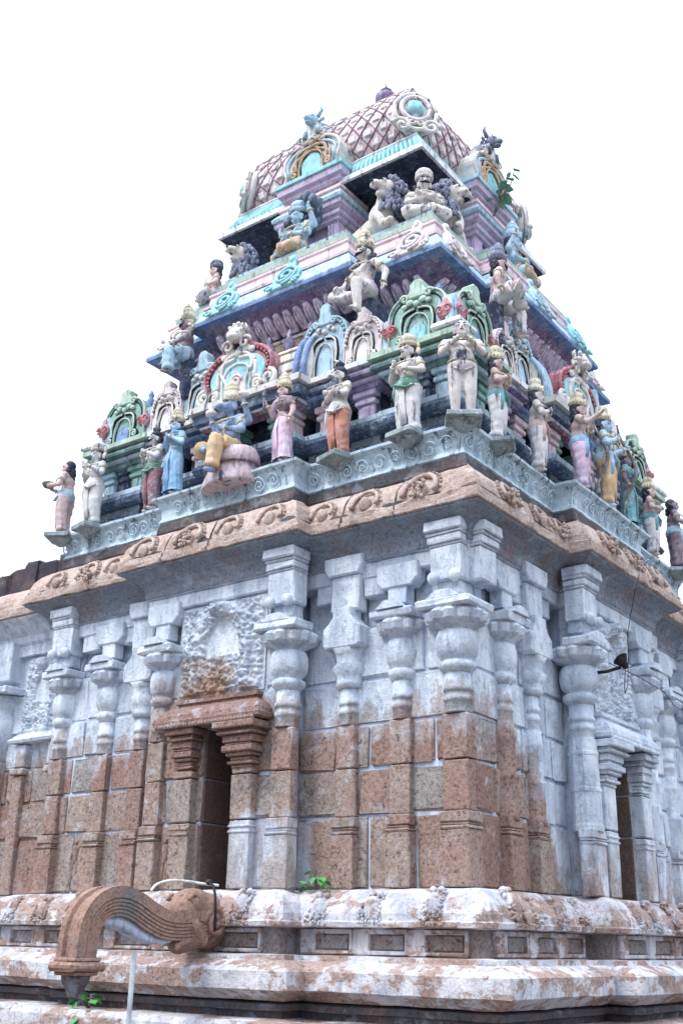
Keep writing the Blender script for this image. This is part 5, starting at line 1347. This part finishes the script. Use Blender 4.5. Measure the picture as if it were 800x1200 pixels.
# ------------------------------------------------------------------ water spout, pipes, lamp, plants
sp = thing('water_spout', 'brown granite arched water spout carved with a beast mouth, jutting from the base', 'water spout', wpt('S', .36, 3.3, 1.4))
PATH = [(2.70, 1.74), (2.90, 1.71), (3.10, 1.69), (3.26, 1.70), (3.40, 1.745), (3.54, 1.805), (3.66, 1.832), (3.77, 1.82), (3.86, 1.77), (3.915, 1.69), (3.935, 1.59), (3.94, 1.48)]
CP = cat_path(PATH)
def ribbon(m, prof):
    """prof: closed [(du, dn)] cross section carried along the spout's curve"""
    vs = []; n = len(prof)
    for i, p in enumerate(CP):
        t = (CP[min(i + 1, len(CP) - 1)] - CP[max(0, i - 1)]).normalized(); nn = Vector((-t.y, t.x))
        for du, dn in prof:
            q = p + nn * dn; vs.append((.36 + du, -q.x, q.y))
    fs = [(i * n + k, i * n + (k + 1) % n, (i + 1) * n + (k + 1) % n, (i + 1) * n + k) for i in range(len(CP) - 1) for k in range(n)] + [tuple(range(n)), tuple(range((len(CP) - 1) * n, len(CP) * n))[::-1]]
    m.add(vs, fs, False)
m = MB(FM('S')); m.blk = .1
h = .092
pr = [(-.085, h), (-.085, -h), (.075, -h)]
for k in range(5): 
    a = -h + k * .022; pr += [(.08 + .004 * k, a), (.08 + .004 * k, a + .016), (.074 + .004 * k, a + .017), (.074 + .004 * k, a + .021)]
pr += [(.10, -h + .112), (.10, h), (.03, h), (.022, h - .025), (-.03, h - .025), (-.04, h)]
ribbon(m, pr); trough = m.build('trough', 'spout', sp)
m = MB(FM('S')); m.blk = .1
m.box((.36 - .10, -4.04, 1.462), (.36 + .115, -3.83, 1.49), .01, .004); m.box((.36 - .12, -4.07, 1.41), (.36 + .13, -3.80, 1.462), .015, .006); m.box((.36 - .10, -4.03, 1.385), (.36 + .10, -3.83, 1.412), .01); m.build('mouth_block', 'spout', sp)
m = MB(FM('S')); m.lathe([(.03, 1.25), (.045, 1.27), (.06, 1.31), (.085, 1.35), (.09, 1.387)], (.36, -3.93, 0), 12); m.build('bud_drop', 'dark', sp)
m = MB(FM('S')); m.blk = .1
m.ell((.31, -2.74, 1.73), (.14, .24, .20)); m.ell((.33, -2.90, 1.86), (.13, .17, .09)); m.capsule((.34, -2.88, 1.63), (.36, -3.05, 1.58), .10, .075); m.capsule((.34, -2.94, 1.78), (.35, -3.08, 1.77), .12, .10)
for sx in (-1, 1): m.ell((0.34 + sx * .09, -2.98, 1.84), .05); m.capsule((.33 + sx * .10, -2.88, 1.6), (.33 + sx * .12, -2.98, 1.70), .05, .04); m.ell((.32 + sx * .11, -2.82, 1.82), (.05, .08, .07))
bh = m.build('beast_mouth', 'spout', sp); remesh(bh, .016, 2)
m = MB(FM('S')); m.blk = .1
for sx in (1, -1):
    m.tube([(.31 + sx * .145, -2.78 - a_, b_) for a_, b_ in spiral((0, 1.72), .11, 1.8, 24)], .022, 6); m.tube([(.34 + sx * .105, -3.0 - a_, b_) for a_, b_ in spiral((0, 1.86), .05, 1.2, 14)], .014, 6)
for i in range(12): m.ell((.34 + .09, -3.0 - .012 * i, 1.60 - .004 * i), (.02, .012, .03), 6, 4)
absorb(bh, m.build('carved_curls', 'spout', bh))
m = MB(FM('S')); m.box((.28, -2.62, 1.6), (.52, -2.5, 1.85)); m.build('wall_block', 'spout', sp)
m = MB(FM('S')); pts = [(q[0], q[1]) for q in CP]
vs_ = []
for i, q in enumerate(CP[14:50]):
    f = i / 35; t_ = (CP[min(15 + i, len(CP) - 1)] - CP[13 + i]).normalized(); nn = Vector((-t_.y, t_.x)); a_ = q - nn * .089; b_ = q - nn * (.10 + .06 * math.sin(PI * f) ** .7)
    vs_ += [(.31, -a_.x, a_.y), (.41, -a_.x, a_.y), (.41, -b_.x, b_.y), (.31, -b_.x, b_.y)]
m.add(vs_, [(4 * i + k, 4 * i + (k + 1) % 4, 4 * i + 4 + (k + 1) % 4, 4 * i + 4 + k) for i in range(35) for k in range(4)], True); m.build('underside_strip', 'joint', sp)  # pale strip added along the underside of the arch
p = MB(); p.tube([wpt('S', .37, 3.46, z) for z in (0, .6, 1.2, 1.53)], .017, 12); p = p.build('drain_pipe', 'pipe'); tag(p, 'thin grey metal pipe standing under the arched water spout', 'pipe')
p = MB(FM('S')); pts = [(.34, -3.32, 1.91), (.35, -3.28, 1.955), (.38, -3.18, 1.985), (.42, -3.05, 1.985), (.48, -2.94, 1.972), (.54, -2.86, 1.966)]
p.tube(cat_path(pts, 4), .0095, 8); p = p.build('water_hose', 'hose'); tag(p, 'pale plastic hose lying over the neck of the water spout', 'hose')
p = MB(FM('S')); p.tube([(.50, -2.93, 1.985), (.58, -2.96, 1.96), (.63, -2.99, 1.90), (.65, -3.0, 1.80), (.655, -3.0, 1.66)], .010, 7); p.tube([(.49, -2.92, 1.985), (.53, -2.94, 1.985)], .02, 8); p = p.build('black_tube', 'shade_metal'); tag(p, 'thin black tube hanging from the pale hose beside the beast mouth', 'tube')

# lamp on the right face
lp = thing('flood_lamp', 'small black flood lamp with wire guard fixed beside the right hand pillar capital', 'lamp', wpt('E', -.62, 2.62, 3.72))
X = FM('E') @ Matrix.Translation((-.60, -2.74, 3.76)) @ Matrix.Rotation(R(-30), 4, 'X') @ Matrix.Rotation(R(40), 4, 'Z') @ Matrix.Scale(.5, 4)
m = MB(X); m.lathe([(.03, -.12), (.05, -.10), (.06, -.04), (.11, .05), (.125, .07), (.11, .07), (.05, -.02)], (0, 0, 0), 14, sx=1.25); m.build('lamp_housing', 'shade_metal', lp)
m = MB(X)
for a in range(5): m.tube([(-.10 + a * .05, -.09, .075), (-.10 + a * .05, 0, .095), (-.10 + a * .05, .09, .075)], .006, 5)
m.build('wire_guard', 'shade_metal', lp)
m = MB(FM('E')); m.tube([(-.60, -2.42, 3.70), (-.60, -2.6, 3.70), (-.60, -2.72, 3.72)], .014, 7); m.build('lamp_bracket', 'shade_metal', lp)
p = MB(FM('E'))
p.tube([(-.56, -2.74, 3.70), (-.50, -2.70, 3.58), (-.40, -2.66, 3.55), (-.30, -2.65, 3.64), (-.25, -2.65, 3.85), (-.24, -2.66, 4.1), (-.23, -2.75, 4.45), (-.22, -2.80, 4.60)], .0035, 6)
p = p.build('lamp_cable', 'shade_metal'); tag(p, 'thin dark cable looping from the flood lamp up to the cornice', 'cable')
p = MB(FM('E')); p.tube([(-.60, -2.62, 3.77), (-.1, -2.68, 3.74), (.5, -2.66, 3.73), (1.2, -2.5, 3.74), (2.0, -2.45, 3.76)], .0035, 6); p = p.build('slack_wire', 'shade_metal'); tag(p, 'thin wire running from the flood lamp along the right face', 'wire')

def leaf(m, c, d, w, L, up):
    d = d.normalized(); s = d.cross(up).normalized(); n = s.cross(d)
    pts = [(0, 0), (.18, .42), (.42, .5), (.7, .27), (.88, .08), (1.05, 0)]
    vs = [c + d * a * L + s * b * w + n * (-.12 * L * a * a) for a, b in pts] + [c + d * a * L - s * b * w + n * (-.12 * L * a * a) for a, b in pts[1:-1]] + [c + d * .45 * L - n * .05 * L]
    N = len(pts); ring = list(range(N)) + list(range(N + 3, N - 1, -1))
    m.add(vs, [(ring[i], ring[(i + 1) % len(ring)], len(vs) - 1) for i in range(len(ring))], False)
def plant(label, base, stems, nleaf, lw, ll, mat, name='sapling', spread=.5, cat='plant'):
    r = thing(name, label, cat, base); b = Vector(base)
    st = MB(); lv = MB()
    for (dx, dy, hz) in stems:
        tip = b + Vector((dx, dy, hz)); mid = b.lerp(tip, .5) + Vector((dx * .3, dy * .3, hz * .12)); st.tube([b, mid, tip], [.010, .007, .004], 6)
        for i in range(nleaf):
            t = .3 + .7 * (i + .5) / nleaf; q = b.lerp(mid, t * 2) if t < .5 else mid.lerp(tip, t * 2 - 1)
            a = rnd(0, 2 * PI); d = Vector((math.cos(a), math.sin(a), rnd(-.5, .3))); e = q + d * ll * .45
            st.tube([q, e], .0025, 4); leaf(lv, e, d + Vector((0, 0, -.5)), lw * rnd(.8, 1.2), ll * rnd(.8, 1.2), Vector((rnd(-.3, .3), rnd(-.3, .3), 1)))
    st.build('stem', 'twig', r); lv.build('leaves', mat, r); return r
plant('young heart leaved sapling growing out of the right dome gable', tuple(wpt('E', -.08, 1.47, 8.97)), [(.14, .12, .60), (.20, .20, .80), (.08, .02, .42)], 5, .10, .12, 'leaf')
plant('bright green weed growing by the foot of the water spout', tuple(wpt('S', -.62, 2.92, 1.125)), [(-.05, -.08, .12), (.08, -.06, .10), (.02, -.10, -.06)], 6, .07, .07, 'weed', 'weed')
plant('small green weed rooted on the base cornice right of the niche', tuple(wpt('S', 1.03, 2.36, 1.96)), [(-.10, -.06, .05), (.09, -.05, .08), (.03, -.08, .12)], 5, .05, .07, 'weed', 'weed')

# ------------------------------------------------------------------ ground, light, camera
m = MB(); m.add([(-400, -400, 0), (400, -400, 0), (400, 400, 0), (-400, 400, 0)], [(0, 1, 2, 3)]); g = m.build('ground', 'ground'); g['kind'] = 'structure'
w = bpy.data.worlds.new('World'); sc.world = w; w.use_nodes = True; nt = w.node_tree
bg = nt.nodes['Background']; sky = nt.nodes.new('ShaderNodeTexSky'); sky.sky_type = 'NISHITA'; sky.sun_disc = False
SUN_EL, SUN_AZ = R(52), R(205)
sky.sun_elevation = SUN_EL; sky.sun_rotation = SUN_AZ; sky.air_density = 1.0; sky.dust_density = 4.0
mx = nt.nodes.new('ShaderNodeMix'); mx.data_type = 'RGBA'; mx.inputs[0].default_value = .86
# overcast sky, horizon dimmed and zenith boosted to darken undersides
tc = nt.nodes.new('ShaderNodeTexCoord'); sx_ = nt.nodes.new('ShaderNodeSeparateXYZ'); cr = nt.nodes.new('ShaderNodeValToRGB')
nt.links.new(tc.outputs['Generated'], sx_.inputs[0]); nt.links.new(sx_.outputs['Z'], cr.inputs['Fac'])
cr.color_ramp.elements[0].position = 0; cr.color_ramp.elements[1].position = 1
cr.color_ramp.elements[0].color = (4.2, 4.6, 5.2, 1); cr.color_ramp.elements[1].color = (25, 27.3, 31, 1)
e3 = cr.color_ramp.elements.new(.3); e3.color = (10.2, 11.1, 12.6, 1)
nt.links.new(sky.outputs[0], mx.inputs[6]); nt.links.new(cr.outputs['Color'], mx.inputs[7])
nt.links.new(mx.outputs[2], bg.inputs['Color']); bg.inputs['Strength'].default_value = .10
L = bpy.data.lights.new('sun', 'SUN'); L.energy = 1.5; L.angle = R(16); L.color = (1, .96, .9)
so = bpy.data.objects.new('sun', L); COL.objects.link(so)
d = Vector((math.sin(SUN_AZ) * math.cos(SUN_EL), math.cos(SUN_AZ) * math.cos(SUN_EL), math.sin(SUN_EL)))
so.rotation_euler = (-d).to_track_quat('-Z', 'Y').to_euler()
cam = bpy.data.cameras.new('camera'); co = bpy.data.objects.new('camera', cam); COL.objects.link(co)
y, p, r = R(36.6135), R(21.5403), R(1.0853)
Fv = Vector((-math.sin(y) * math.cos(p), math.cos(y) * math.cos(p), math.sin(p))); Rv = Vector((math.cos(y), math.sin(y), 0)); Uv = Rv.cross(Fv)
R2 = Rv * math.cos(r) + Uv * math.sin(r); U2 = -Rv * math.sin(r) + Uv * math.cos(r)
mat = Matrix((R2, U2, -Fv)).transposed().to_4x4(); mat.translation = (3.8444, -6.7056, 1.6); co.matrix_world = mat
cam.sensor_fit = 'VERTICAL'; cam.sensor_height = 36; cam.lens = 1280.627 / 1200 * 36; cam.clip_end = 2000; cam.clip_start = .05
sc.camera = co
vs = sc.view_settings; sc.display_settings.display_device = 'sRGB'
vs.view_transform = 'Standard'; vs.look = 'None'; vs.gamma = 1; vs.use_curve_mapping = False; vs.exposure = 0.56
